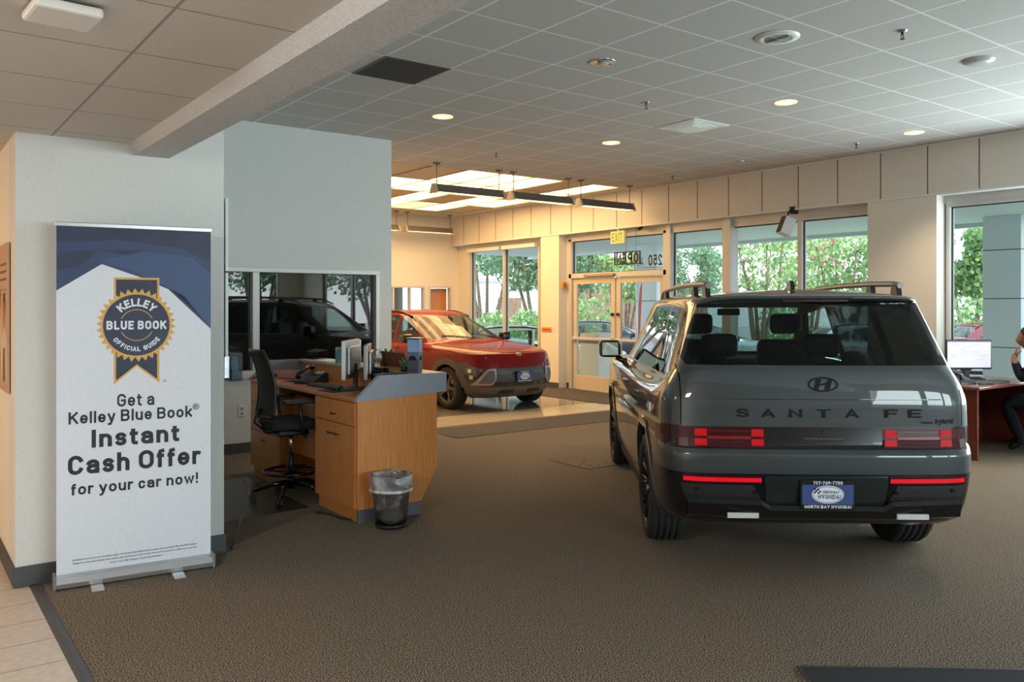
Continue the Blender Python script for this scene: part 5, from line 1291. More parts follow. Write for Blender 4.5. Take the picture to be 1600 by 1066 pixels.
# parked cars: copies of the compact body in other paints
def parked(px, d, paint, lb, rz):
    p = onray(px, d); c = copy_tree(RED); c.name = 'parked_car'; c['label'] = lb; c['group'] = 'cars parked outside'; c.scale = (1, 1, 1)
    c.location = (p.x, p.y, -.5); c.rotation_euler = (0, 0, rz)
    for ch in c.children:
        if ch.name.startswith(('body', 'door_handle')):
            ch.data = ch.data.copy()
            for i, m in enumerate(ch.data.materials):
                if m is M_red: ch.data.materials[i] = paint
        if ch.name.startswith('licence_plate'):
            for g in list(ch.children): bpy.data.objects.remove(g)
            bpy.data.objects.remove(ch)
    return c
P_white = mat('white car paint', lin((232, 234, 236)), .3, coat=.8); P_sil = mat('silver car paint', lin((176, 184, 190)), .3, metal=.4, coat=.8); P_dark = mat('dark car paint', lin((52, 58, 66)), .3, coat=.8); P_maroon = mat('dark red car paint', lin((120, 30, 30)), .3, coat=.8)
SO = -YAW
parked(775, 22, P_white, 'white car parked outside behind the windscreen of the red car', SO); parked(905, 29.5, P_dark, 'dark car parked across the lower glass of the entrance doors', SO)
parked(690, 27.6, P_sil, 'silver car in the second row outside, above the hood of the red car', SO + .1)
parked(1050, 26, P_sil, 'silver car outside behind the rear window of the grey car, left one', SO); parked(1312, 25, P_white, 'white car outside below the yellow green tree, behind the grey car', SO)
parked(1530, 26, P_maroon, 'dark red car parked outside behind the computer monitor', SO)
q = MB(); q.box((-.35, -.3, 0), (.35, .3, 1.0), M_white, .03); q.box((-.36, -.31, .78), (.36, .31, .86), mat('bin lid grey', (.2, .2, .2), .5)); p = onray(938, 18.6); q.build('waste_bin', None, loc=(p.x, p.y, -.02), label='white outdoor waste bin beyond the entrance door glass', cat='bin')
q = MB(); q.box((-.02, -.22, 0), (.02, .22, 1.35), None, .004); p = Vector((XG + .35, 10.35)); q.build('sandwich_board', mat('kraft board', lin((196, 152, 104)), .6), loc=(p.x, p.y, -.02), label='tan upright board standing outside the right entrance door', cat='sign board')
# ------------------------------------------------------------------ oak sales workstation
DX0, DX1, DY0, DY1 = 2.72, 3.40, 5.53, 7.75; DZ = .905; LZ0, LZ1 = .915, 1.065
desk = thing('workstation', 'oak sales workstation with blue grey raised counter, beside the waste basket', 'desk', (DX0, DY0, 0))
dx, dy = DX1 - DX0, DY1 - DY0
for y in (0, dy - .03):      # end panels with chamfered foot
    q = MB(); q.prism([(0.012, .10), (.54, .10), (dx, .345), (dx, LZ0), (.012, LZ0 - .0)], 'xz', y, y + .03); q.build('end_panel', M_wood, desk)
q = MB(); q.prism([(0, DZ), (.18, LZ1), (dx + .08, LZ1), (dx + .08, LZ0 + .005), (.0, LZ0 - .03), (.0, DZ - .0)], 'xz', -.012, .030); q.build('raised_side', M_greyl, desk)
q = MB(); q.prism([(0, DZ), (.18, LZ1), (dx + .08, LZ1), (dx + .08, LZ0 + .005), (.0, LZ0 - .03)], 'xz', dy - .03, dy + .012); q.build('raised_side', M_greyl, desk)
q = MB(); q.box((dx - .20, .03, LZ1 - .022), (dx + .08, dy - .03, LZ1), None, .004); q.build('counter_ledge', mat('pale ledge laminate', lin((176, 172, 160)), .35), desk)
q = MB(); q.box((dx + .05, .03, LZ0), (dx + .08, dy - .03, LZ1 - .022)); q.build('raised_back', M_greyl, desk)
q = MB(); q.box((dx - .18, .03, DZ), (dx - .155, dy - .03, LZ1 - .022)); q.build('ledge_riser', M_wood, desk)
q = MB(); q.prism([(.50, .10), (.53, .10), (dx, .345), (dx, LZ0), (dx - .02, LZ0), (dx - .02, .36)], 'xz', .03, dy - .03); q.build('back_panel', M_wood, desk)
q = MB(); q.box((-.005, .03, DZ - .028), (dx - .155, dy - .03, DZ), None, .004); q.build('desk_top', M_woodT, desk)
q = MB(); q.box((.02, .008, 0), (.535, .032, .10)); q.build('kick_base', M_greyk, desk)
def pedestal(y0, y1, kind):
    q = MB(); q.box((.022, y0, .10), (.50, y1, DZ - .03)); q.box((.035, y0, 0), (.50, y1, .10)); p = q.build('pedestal', M_wood, desk)
    def front(name, a, b, z0, z1, pull=None, lock=None, vertical=False):
        q = MB(); q.box((.002, a + .003, z0 + .003), (.022, b - .003, z1 - .003), None, .002); f = q.build(name, M_wood, p)
        if pull:
            y, z = pull; q = MB(); q.tube([(.002, y - .035, z), (-.018, y - .032, z + .002), (-.020, y, z - .004), (-.018, y + .032, z + .002), (.002, y + .035, z)], .0045, None, 8); q.build('handle', mat('antique bronze', (.12, .08, .04), .35, metal=.9), f)
        if lock: y, z = lock; q = MB(); q.cyl((.004, y, z), (-.004, y, z), .009, None, None, 14); q.build('lock', M_steel, f)
    mid = (y0 + y1) / 2
    front('drawer', y0, y1, DZ - .205, DZ - .032, (mid, DZ - .14), (mid, DZ - .075))
    if kind == 'doors':
        front('door', y0, mid, .10, DZ - .205, (mid - .05, DZ - .29), (mid - .04, DZ - .42)); front('door', mid, y1, .10, DZ - .205, (mid + .06, DZ - .29))
    else:
        front('drawer', y0, y1, .44, DZ - .205, (mid, .64)); front('drawer', y0, y1, .10, .44, (mid, .37))
pedestal(.03, .73, 'doors'); pedestal(1.50, dy - .03, 'drawers')
q = MB(); q.box((.14, .73, .30), (.16, 1.50, .80)); q.build('modesty_panel', M_wood, desk)

# ---------- drafting chair
ch = thing('drafting_chair', 'black mesh drafting chair with foot ring, turned to the oak workstation', 'chair', (2.66, 6.60, 0.003), R(-4)); ch.scale = (1, 1, 1.05)
q = MB()
for k in range(5):
    a = R(72 * k + 20); c, s_ = math.cos(a), math.sin(a)
    q.tube([(.03 * c, .03 * s_, .125), (.16 * c, .16 * s_, .115), (.29 * c, .29 * s_, .075)], [.024, .020, .014], None, 8)
q.cyl((0, 0, .08), (0, 0, .16), .034); q.build('star_base', M_gblack, ch)
for k in range(5):
    a = R(72 * k + 20); c, s_ = math.cos(a) * .30, math.sin(a) * .30
    q = MB(); d = Vector((-math.sin(a), math.cos(a), 0))
    for e in (-.013, .013): q.cyl(Vector((c, s_, .028)) + d * (e - .009), Vector((c, s_, .028)) + d * (e + .009), .028, None, None, 18)
    q.cyl((c, s_, .04), (c, s_, .085), .008, None, None, 8); q.build('caster', M_black, ch)
q = MB(); q.cyl((0, 0, .16), (0, 0, .36), .026); q.build('column_cover', M_black, ch)
q = MB(); q.cyl((0, 0, .34), (0, 0, .52), .015); q.build('gas_column', M_chrome, ch)
q = MB(); q.tube([(.215 * math.cos(2 * math.pi * k / 32), .215 * math.sin(2 * math.pi * k / 32), .215) for k in range(32)], .011, None, 8, closed=True)
for k in range(4): a = R(90 * k + 45); q.tube([(.02 * math.cos(a), .02 * math.sin(a), .20), (.215 * math.cos(a), .215 * math.sin(a), .215)], .008, None, 6)
q.build('foot_ring', M_gblack, ch)
q = MB(); q.box((-.13, -.10, .50), (.12, .10, .545), None, .012); q.tube([(.05, -.09, .52), (.06, -.20, .50)], .007, None, 6); q.build('tilt_mechanism', M_black, ch)
def grid_pad(name, f, nu, nv, th, m, parent, sub=1):
    bm = bmesh.new(); V = [[bm.verts.new(f(i / nu, j / nv)) for j in range(nv + 1)] for i in range(nu + 1)]
    for i in range(nu):
        for j in range(nv): bm.faces.new((V[i][j], V[i + 1][j], V[i + 1][j + 1], V[i][j + 1]))
    bmesh.ops.recalc_face_normals(bm, faces=bm.faces[:])
    me = modified(bm, [('SOLIDIFY', dict(thickness=th, offset=0)), ('SUBSURF', dict(levels=sub, render_levels=sub))])
    me.materials.append(m)
    for p in me.polygons: p.use_smooth = True
    me.name = name; return addobj(name, me, parent)
def se(u, v, rx, ry):   # square grid mapped to a rounded rectangle
    x, y = u * 2 - 1, v * 2 - 1; return x * math.sqrt(1 - y * y * .32) * rx, y * math.sqrt(1 - x * x * .32) * ry
def seatf(u, v): x, y = se(u, v, .25, .25); return (x, y, .585 - .03 * max(0, x / .25) ** 3 + .012 * (abs(y) / .25) ** 2)
M_cloth = mat('black seat fabric', (.012, .012, .014), .9, noise_=(200, (.03, .03, .032), .45, .6)); M_mesh = mat('black chair mesh', (.022, .021, .020), .8, noise_=(240, (.05, .045, .04), .45, .55))
grid_pad('seat', seatf, 8, 8, .07, M_cloth, ch)
def backp(u, v):
    z = .66 + .50 * v; wv = .215 - .03 * v + .015 * math.sin(v * 3.1); y = (u * 2 - 1) * wv
    x = -.225 - .0 * v + .055 * (1 - math.cos((u * 2 - 1) * 1.2)) + (.05 * math.sin(v * math.pi * .9) - .03 - .075 * v ** 1.4); return Vector((x, y, z))
grid_pad('mesh_back', backp, 8, 10, .006, M_mesh, ch)
q = MB(); P = [backp(k / 8, 1) for k in range(9)] + [backp(1, 1 - k / 10) for k in range(1, 11)] + [backp(1 - k / 8, 0) for k in range(1, 9)] + [backp(0, k / 10) for k in range(1, 10)]
q.tube(P, .014, None, 8, closed=True)
q.tube([(-.06, 0, .53), (-.20, 0, .54), (-.29, 0, .62), backp(.5, .12) + Vector((-.015, 0, 0))], [.022, .022, .02, .016], None, 8); q.build('back_frame', M_black, ch)
for s_ in (1, -1):
    q = MB(); q.tube([(.02, s_ * .17, .545), (.01, s_ * .28, .56), (-.01, s_ * .29, .66), (-.02, s_ * .28, .77)], [.015, .015, .014, .014], None, 8); q.box((-.15, s_ * .28 - .045, .765), (.12, s_ * .28 + .045, .795), None, .012); q.build('armrest', M_black, ch)

# ---------- waste basket with clear liner
t = thing('waste_basket', 'smoky plastic waste basket with clear liner beside the oak workstation', 'waste basket', (2.90, 5.34, 0))
q = MB(); q.lathe([(.0, .004), (.105, .004), (.112, .02), (.145, .36), (.150, .37), (.147, .372), (.141, .36), (.108, .024), (.0, .014)], None, 40); q.build('bin', glass('smoked bin plastic', (.62, .61, .60), 1.5), t)
q = MB(); q.lathe([(.0, .002), (.107, .002), (.116, .022), (.112, .03), (0, .016)], None, 40); q.tube([(.149 * math.cos(2 * math.pi * k / 40), .149 * math.sin(2 * math.pi * k / 40), .37) for k in range(40)], .005, None, 8, closed=True); q.build('rim_and_base', M_black, t)
rnd = random.Random(4)
def crumple(prof, amp, seg=48, sd=1):
    q = MB(); q.lathe(prof, None, seg)
    for v in q.bm.verts:
        n_ = noise.noise(v.co * 14 + Vector((sd, 0, 0))) * amp; d = Vector((v.co.x, v.co.y, 0)); d = d.normalized() if d.length else d; v.co += d * n_ + Vector((0, 0, n_ * .8))
    return q
M_bag = mat('clear liner film', (.80, .82, .84), .25, coat=.3)
def film(name, a):
    m = mat(name, (.82, .84, .86), .25, coat=.4); nt = m.node_tree; out = nt.nodes['Material Output']; b = nt.nodes['Principled BSDF']
    tr = nt.nodes.new('ShaderNodeBsdfTransparent'); mx = nt.nodes.new('ShaderNodeMixShader'); n = nt.nodes.new('ShaderNodeTexNoise'); n.inputs['Scale'].default_value = 9; r = nt.nodes.new('ShaderNodeMapRange'); r.inputs[1].default_value = .4; r.inputs[2].default_value = .7; r.inputs[3].default_value = a * .4; r.inputs[4].default_value = a * 1.8
    tc = nt.nodes.new('ShaderNodeTexCoord'); nt.links.new(tc.outputs['Object'], n.inputs['Vector']); nt.links.new(n.outputs[0], r.inputs[0]); nt.links.new(r.outputs[0], mx.inputs[0]); nt.links.new(tr.outputs[0], mx.inputs[1]); nt.links.new(b.outputs[0], mx.inputs[2]); nt.links.new(mx.outputs[0], out.inputs[0]); return m
F1 = film('bag film', .30)
q = crumple([(.153, .27), (.156, .30), (.156, .37), (.150, .378), (.142, .37), (.132, .28), (.12, .16), (.10, .05), (.03, .03)], .010); q.build('bin_liner', F1, t)
q = crumple([(.155, .262), (.158, .268), (.158, .276), (.155, .282)], .004, sd=3); q.build('liner_hem', film('bag hem', .75), t)
q = MB(); q.ball((0, -.01, .075), .085, None, (1, 1, .6), 3)
for v in q.bm.verts: v.co += Vector((noise.noise(v.co * 22), noise.noise(v.co * 22 + Vector((9, 0, 0))), noise.noise(v.co * 22 + Vector((0, 9, 0))))) * .03
q.build('crumpled_paper', mat('white waste paper', (.62, .64, .66), .6), t)

# ---------- things on the workstation
def on(name, lb, cat, x, y, z, rz=0, group=None): return thing(name, lb, cat, (x, y, z), R(rz), group)
M_blk2 = mat('satin black', (.018, .018, .02), .45); M_scr = mat('dark screen', (.01, .011, .013), .1, coat=.5)
def monitor(lb, x, y, z, rz, w=.50, h=.30, back=M_blk2, scr=M_scr, top=.47, group=None, stand_w=.24):
    t = on('computer_monitor', lb, 'monitor', x, y, z, rz, group)   # screen faces local -Y
    q = MB(); q.box((-w / 2, -.012, top - h), (w / 2, .022, top), None, .006); q.box((-w / 2 + .05, .022, top - h + .04), (w / 2 - .05, .045, top - .05), None, .01); q.build('casing', back, t)
    q = MB(); q.box((-w / 2 + .012, -.0135, top - h + .02), (w / 2 - .012, -.0115, top - .012)); q.build('screen', scr, t)
    q = MB(); q.box((-.03, .03, .01), (.03, .06, top - h + .12), None, .006); q.build('stand_arm', M_blk2, t)
    q = MB(); q.box((-stand_w / 2, -.05, 0), (stand_w / 2, .09, .012), None, .005); q.build('stand_foot', M_blk2, t)
    return t
monitor('large thin monitor turned edge-on at the left, beside the desk phone', 3.02, 6.25, DZ, -129, .50, .31, mat('pale grey casing', (.50, .54, .56), .3, metal=.3), M_scr, .40)
monitor('slim silver-edged monitor standing edge-on, right of the larger monitor', 3.06, 6.03, DZ, -121, .44, .27, M_silver, M_scr, .37)
def phone(lb, x, y, z, rz):
    t = on('desk_phone', lb, 'telephone', x, y, z, rz)
    q = MB(); q.prism([(-.11, 0), (.11, 0), (.11, .075), (.08, .09), (-.11, .02)], 'yz', -.10, .10); q.build('base', M_blk2, t)
    q = MB(); q.tube([(-.07, -.10, .05), (-.075, -.08, .085), (-.075, 0, .115), (-.075, .08, .145), (-.07, .105, .12)], [.026, .020, .016, .020, .026], None, 10); q.build('handset', M_gblack, t)
    q = MB(); v = q.box((.0, .03, .085), (.085, .09, .089), None); q.rot(v, R(18), 'X', (0, .06, .085)); q.build('display', mat('phone display', (.20, .24, .24), .3), t)
    q = MB()
    for i in range(3):
        for j in range(4): q.box((.0 + i * .026, -.08 + j * .024, .032 + j * .0085), (.02 + i * .026, -.065 + j * .024, .042 + j * .0085))
    q.build('keypad', mat('phone keys', (.12, .12, .12), .5), t); return t
phone('black desk phone with raised handset on the oak workstation', 2.98, 6.93, DZ, -62)
def keyboard(lb, x, y, z, rz, m=M_blk2):
    t = on('keyboard', lb, 'keyboard', x, y, z, rz); q = MB(); q.box((-.21, -.065, 0), (.21, .065, .016), None, .004); q.build('case', m, t)
    q = MB()
    for j in range(5):
        for i in range(19): q.box((-.20 + i * .0212, -.058 + j * .0235, .016), (-.182 + i * .0212, -.039 + j * .0235, .022))
    q.build('keys', mat('black keys', (.03, .03, .032), .4), t); return t
keyboard('black keyboard before the monitors on the oak workstation', 2.93, 6.54, DZ, -88)
t = on('mouse_pad', 'flat black mouse pad near the front edge of the oak workstation', 'mouse pad', 2.86, 6.18, DZ, -85); q = MB(); q.box((-.12, -.10, 0), (.12, .10, .004), None, .001); q.build('pad', M_cloth, t); q = MB(); q.box((-.12, -.10, .004), (.12, -.096, .0045)); q.build('stitched_edge', M_black, t)
t = on('computer_mouse', 'black mouse with silver edge on the mouse pad', 'mouse', 2.88, 6.22, DZ + .004, -80); q = MB(); q.ball((0, 0, .004), .03, None, (1.6, 1, .85), 3); bmesh.ops.bisect_plane(q.bm, geom=q.bm.verts[:] + q.bm.edges[:] + q.bm.faces[:], plane_co=(0, 0, 0), plane_no=(0, 0, -1), clear_outer=True); q.build('shell', M_gblack, t); q = MB(); q.tube([(-.03, .026, .012), (0, .031, .016), (.03, .026, .012)], .002, None, 6); q.build('trim', M_silver, t)
t = on('desk_tray', 'pink desktop organiser tray at the far end of the oak desk top', 'tray', 3.02, 7.52, DZ, -62)
M_pk = mat('dusty pink plastic', lin((196, 140, 140)), .5)
q = MB(); q.box((-.20, -.10, 0), (.20, .10, .01)); q.box((-.20, .09, 0), (.20, .10, .07)); q.box((-.20, -.10, 0), (-.19, .10, .07)); q.box((.19, -.10, 0), (.20, .10, .07)); q.box((-.06, -.10, 0), (.20, -.09, .07)); q.box((-.06, -.09, 0), (-.05, .09, .07)); q.build('shell', M_pk, t)
q = MB(); q.box((-.16, -.06, .01), (-.09, .02, .035), None, .01); q.build('tape_dispenser', M_blk2, t)
for k in range(3):
    q = MB(); q.box((-.14, -.105, 0), (.14, .105, .004)); q.build('folder', mat('blue folder', lin((58, 84, 108)), .5) if k != 1 else mat('grey folder', lin((96, 110, 120)), .5), loc=(3.00 + k * .02, 7.14 - k * .01, DZ + k * .0045), rz=R(-60 + 9 * k), label=('lowest blue paper folder left of the desk phone', 'grey paper folder between two blue ones', 'topmost blue paper folder left of the desk phone')[k], cat='folder', group='folders beside the phone')
LG = LZ1
t = on('file_sorter', 'black wire file sorter at the far end of the counter ledge', 'file sorter', 3.32, 7.60, LG, 0)
q = MB()
for k in range(8): y = -.13 + k * .036; q.tube([(-.05, y, .003), (-.05, y, .075), (.05, y, .075 + .02), (.05, y, .003)], .003, None, 5)
for z in (.004, .05, .07): q.tube([(-.05, -.13, z), (-.05, .122, z)], .003, None, 5)
q.build('wire_frame', M_blackm, t); q = MB(); q.box((-.055, -.135, 0), (.055, .13, .004)); q.build('base', M_blackm, t)
q = MB(); q.box((-.10, -.14, 0), (.10, .14, .012), None, .002); q.build('paper_stack', mat('white paper', (.72, .73, .72), .6), loc=(3.30, 7.26, LG), rz=R(4), label='flat stack of white paper on the far counter ledge', cat='paper')
t = on('gift_box', 'upright teal and gold patterned box on the counter ledge behind the monitor', 'box', 3.30, 6.98, LG, -35); q = MB(); q.box((-.06, -.04, 0), (.06, .04, .14), None, .002); q.build('carton', mat('teal print', lin((66, 128, 128)), .5, noise_=(14, lin((176, 160, 96)), .5, .62)), t); q = MB(); q.box((-.058, -.038, .14), (.058, .038, .142)); q.build('lid', mat('teal lid', lin((70, 120, 120)), .5), t)
t = on('paper_towel_roll', 'white paper roll standing behind the large monitor', 'paper roll', 3.33, 6.80, LG); q = MB(); q.lathe([(.018, 0), (.055, 0), (.056, .01), (.055, .215), (.018, .22)], None, 28); q.build('paper', mat('soft white paper', (.74, .70, .68), .8), t); q = MB(); q.lathe([(.018, 0), (.018, .22), (.015, .22), (.015, 0)], None, 20); q.build('core', M_door, t)
q = MB(); q.box((-.035, -.06, 0), (.035, .06, .20), None, .006); q.box((-.037, -.05, .02), (-.034, .05, .18), M_gblack); o = q.build('label_printer', M_blk2, loc=(3.07, 5.83, DZ), rz=R(20), label='upright black box speaker right of the two monitors', cat='speaker'); o.name = 'desktop_speaker'
t = on('hand_sanitizer', 'clear pump bottle of sanitizer on the counter ledge', 'bottle', 3.34, 6.34, LG); q = MB(); q.lathe([(0, 0), (.028, .002), (.03, .01), (.03, .09), (.022, .105), (.010, .11), (.010, .118), (0, .118)], None, 24); q.build('bottle', glass('clear gel', (.80, .84, .84), 1.45), t); q = MB(); q.cyl((0, 0, .112), (0, 0, .15), .008); q.tube([(0, 0, .15), (-.03, 0, .148), (-.035, 0, .14)], .006, None, 8); q.build('pump', M_white, t); q = MB(); q.lathe([(.0305, .03), (.0305, .075)], None, 24); q.build('label_band', mat('pale label', (.65, .68, .66), .5), t)
t = on('paper_bag', 'crumpled tan paper bag on the ledge beside the sanitizer bottle', 'bag', 3.30, 6.45, LG); q = MB(); q.ball((0, 0, .06), .055, None, (1, 1.1, 1.0), 3)
for v in q.bm.verts: v.co += Vector((noise.noise(v.co * 24), noise.noise(v.co * 24 + Vector((5, 0, 0))), 0)) * .02; v.co.z = max(v.co.z, 0)
q.build('bag_body', mat('tan paper', lin((150, 112, 72)), .7), t); q = MB(); q.lathe([(.022, .105), (.035, .135), (.032, .137), (.018, .108)], None, 14); q.build('gathered_neck', mat('tan paper', lin((150, 112, 72)), .7), t)
# stepped brochure rack
t = on('brochure_rack', 'brown brochure rack with four leather-look pockets on the counter ledge', 'brochure rack', 3.35, 6.05, LG, 0)
M_br = mat('brown leatherette', lin((112, 72, 48)), .5); M_br2 = mat('brown leaflet cover', lin((150, 116, 92)), .45)
q = MB(); q.box((-.06, -.20, 0), (.07, .20, .02)); q.prism([(-.06, .0), (.07, .0), (.07, .16), (.055, .165), (-.06, .06)], 'xz', .19, .20); q.prism([(-.06, .0), (.07, .0), (.07, .16), (.055, .165), (-.06, .06)], 'xz', -.20, -.19); q.build('tray', M_door, t)
for k in range(4):
    y = -.185 + k * .095; q = MB(); v = q.box((-.03, y, .02), (-.015, y + .088, .15), None, .003); q.rot(v, R(-14), 'Y', (0, y, .02)); pk = q.build('pocket', M_br, t)
    q = MB(); v = q.box((-.016, y + .012, .10), (-.008, y + .04, .168), None, .001); q.rot(v, R(-14), 'Y', (0, y, .02)); q.build('leaflet', M_br2, pk)
t = on('succulent', 'small green plant in a dark pot near the end of the counter ledge', 'plant', 3.26, 5.78, LG); q = MB(); q.lathe([(0, 0), (.03, 0), (.036, .04), (.03, .042), (0, .038)], None, 20); q.build('pot', M_blk2, t); q = MB(); leaf_cloud(q, (0, 0, .065), .045, 130, .011, [mat('plant green', lin((70, 120, 48)), .5), M_leaf[0]], (1, 1, 1), random.Random(2)); q.build('foliage', None, t)
t = on('photo_pillar', 'upright display pillar with a car photo at the near end of the ledge', 'display', 3.28, 5.66, LG, 40)
q = MB(); q.box((-.045, -.045, 0), (.045, .045, .26), None, .002); q.build('pillar', mat('pillar dark blue', lin((44, 60, 80)), .3, coat=.4), t)
for (nx, ny) in ((-1, 0), (0, -1)):
    q = MB()
    def pb(u0, u1, z0, z1, m, d=.0462):
        if nx: q.box((-d, u0, z0), (-.045, u1, z1), m)
        else: q.box((u0, -d, z0), (u1, -.045, z1), m)
    pb(-.043, .043, .16, .255, mat('photo sky', lin((120, 160, 200)), .3)); pb(-.043, .043, .10, .16, mat('photo haze', lin((70, 96, 130)), .3)); pb(-.043, .043, .004, .10, mat('photo road', lin((52, 58, 72)), .3)); pb(-.03, .032, .095, .118, M_badge, .0466); pb(-.018, .022, .118, .13, M_badge, .0466)
    q.build('printed_photo', None, t)
q = MB(); q.box((-.06, -.06, .26), (.06, .06, .268), None, .002); q.build('cap', M_gblack, t)
for k, (x, y) in enumerate(((2.97, 5.64), (3.06, 5.70), (3.16, 5.66))):
    t = on('key_fob_case', ('leftmost', 'middle', 'rightmost')[k] + ' of three small black printed cases behind the grey slanted side', 'case', x, y, DZ, 0, 'small black cases behind the raised side'); q = MB(); q.box((-.045, -.03, 0), (.045, .03, .165), None, .006); q.build('case', M_blk2, t); q = MB(); q.prism(ell((0, .140), .026, .012, 20), 'xz', -.0312, -.029); q.build('white_emblem', M_pw, t)
q = MB(); pts = [(2.74, 5.66, .012), (2.70, 5.72, .010), (2.69, 5.86, .008), (2.66, 6.02, .008), (2.60, 6.06, .008), (2.63, 5.98, .009), (2.68, 5.90, .010)]; q.tube(pts, .006); q.build('floor_cable', M_black, label='loop of black cable on the carpet at the foot of the oak pedestal', cat='cord')
q = MB(); q.prism([(-.03, 0), (.03, 0), (.015, .012), (-.015, .012)], 'xz', 0, 1.35); o = q.build('cable_cover', mat('brown cable cover', lin((88, 76, 66)), .7), loc=(2.62, 6.05, .0005), rz=R(124), label='flat brown cable cover strip crossing the carpet behind the banner pier', cat='cable cover')

# ---------- cherry desk by the window, with monitor, phone, seated person
cd = thing('cherry_desk', 'cherry wood office desk by the window right of the grey car', 'desk', (8.90, 4.02, 0))
q = MB(); q.box((-.04, -.04, .72), (1.50, .72, .75), None, .006); q.build('desk_top', M_cherryT, cd)
q = MB(); q.box((0, 0, 0), (.03, .68, .72)); q.build('side_panel', M_cherry, cd); q = MB(); q.box((1.45, .0, 0), (1.48, .68, .72)); q.build('side_panel', M_cherry, cd); q = MB(); q.box((.03, .60, .02), (1.45, .63, .72)); q.build('modesty_panel', M_cherry, cd)
M_lit = mat('lit screen', (.5, .5, .6), .3, emit=lin((186, 186, 226)), es=.9)
t = monitor('office monitor with a pale spreadsheet on its lit screen, on the cherry desk', 9.58, 4.42, .785, -37, .50, .325, M_blk2, M_lit, .42)
q = MB(); rnd = random.Random(8); Ml = mat('screen line', lin((140, 138, 180)), .4, emit=lin((150, 148, 196)), es=.6)
q.box((-.238, -.0142, .395), (.238, -.0134, .408), mat('screen header', lin((110, 108, 130)), .4, emit=lin((120, 118, 150)), es=.5))
for z in (.345, .30, .26): q.box((-.23, -.0141, z), (.22, -.0134, z + .0015), Ml)
for k in range(26): x = rnd.uniform(-.22, .18); z = rnd.choice((.365, .33, .31, .285, .24, .20, .17)); q.box((x, -.0141, z), (x + rnd.uniform(.01, .05), -.0134, z + .003), Ml)
q.build('screen_contents', None, t)
t = on('mini_computer', 'flat black desktop computer under the office monitor', 'computer', 9.60, 4.47, .75, -37); q = MB(); q.box((-.17, -.12, 0), (.17, .12, .035), None, .004); q.build('casing', M_blk2, t); q = MB(); q.box((-.15, -.1215, .012), (-.05, -.119, .022)); q.build('drive_slot', M_silver, t)
phone('black office phone on the cherry desk left of the monitor', 9.22, 4.34, .75, -20)
keyboard('grey keyboard before the office monitor on the cherry desk', 9.60, 4.22, .75, -30, mat('mid grey plastic', (.22, .23, .24), .4))
q = MB(); q.box((-.09, -.012, 0), (.09, .012, .018), None, .005); q.build('stapler', M_blk2, loc=(9.32, 4.12, .75), rz=R(-25), label='small black stapler near the front edge of the cherry desk', cat='stapler')
def skin_body(name, J, E_, mt, parent, sub=2):
    """continuous body grown round joints; J: name -> (point, radius)"""
    me = bpy.data.meshes.new(name); ks = list(J); me.from_pydata([J[k][0] for k in ks], [(ks.index(a), ks.index(b)) for a, b in E_], [])
    o = bpy.data.objects.new(name, me); COL.objects.link(o); m = o.modifiers.new('s', 'SKIN')
    for i, k in enumerate(ks):
        r = J[k][1]; r = r if isinstance(r, tuple) else (r, r); me.skin_vertices[0].data[i].radius = r; me.skin_vertices[0].data[i].use_root = (i == 0)
    m2 = o.modifiers.new('u', 'SUBSURF'); m2.levels = sub; m2.render_levels = sub; m.use_smooth_shade = True
    bpy.context.view_layer.update(); out = bpy.data.meshes.new_from_object(o.evaluated_get(bpy.context.evaluated_depsgraph_get())); bpy.data.objects.remove(o)
    out.materials.clear(); out.materials.append(mt)
    for p in out.polygons: p.material_index = 0; p.use_smooth = True
    return addobj(name, out, parent)
M_skin = mat('skin', lin((150, 98, 72)), .5); M_jack = mat('dark jacket', lin((26, 27, 31)), .9, spec=.2); M_trs = mat('dark trousers', lin((14, 15, 18)), .9, spec=.2)
oc = thing('office_chair', 'black office chair under the seated person at the cherry desk', 'chair', (9.98, 3.72, 0), R(112))
q = MB()
for k in range(5):
    a = R(72 * k + 40); c, s_ = math.cos(a), math.sin(a); q.tube([(0, 0, .11), (.17 * c, .17 * s_, .095), (.31 * c, .31 * s_, .07)], [.026, .02, .014], None, 8)
q.cyl((0, 0, .07), (0, 0, .40), .026); q.build('star_base', mat('grey chair base', (.05, .05, .055), .3), oc)
for k in range(5):
    a = R(72 * k + 40); q = MB(); c, s_ = math.cos(a) * .31, math.sin(a) * .31; q.cyl((c - .012, s_, .029), (c + .012, s_, .029), .028, None, None, 16); q.cyl((c, s_, .04), (c, s_, .08), .008, None, None, 6); q.build('caster', M_black, oc)
grid_pad('seat', lambda u, v: (*se(u, v, .25, .25), .44), 6, 6, .08, M_cloth, oc)
grid_pad('backrest', lambda u, v: (-.27 - .08 * v + .05 * (u * 2 - 1) ** 2, (u * 2 - 1) * .22, .55 + .48 * v), 6, 6, .05, M_cloth, oc)
q = MB(); q.tube([(-.08, 0, .41), (-.28, 0, .42), (-.32, 0, .60)], .022, None, 8); q.build('back_bar', M_black, oc)
for s_ in (1, -1): q = MB(); q.tube([(.02, s_ * .24, .42), (.0, s_ * .29, .50), (.0, s_ * .29, .64)], .014, None, 8); q.box((-.12, s_ * .29 - .04, .635), (.14, s_ * .29 + .04, .665), None, .01); q.build('armrest', M_black, oc)
pr = thing('person', 'person in dark jacket seated at the right edge, hands raised to the face', 'person', (9.98, 3.72, 0), R(112))
J = {'pel': ((0, 0, .56), (.15, .12)), 'sp': ((.03, 0, .72), (.145, .115)), 'ch': ((.10, 0, .90), (.165, .125)), 'nk0': ((.15, 0, 1.04), (.09, .085)), 'nk': ((.18, 0, 1.10), .055), 'hd0': ((.20, 0, 1.15), .06)}
E_ = [('pel', 'sp'), ('sp', 'ch'), ('ch', 'nk0'), ('nk0', 'nk'), ('nk', 'hd0')]
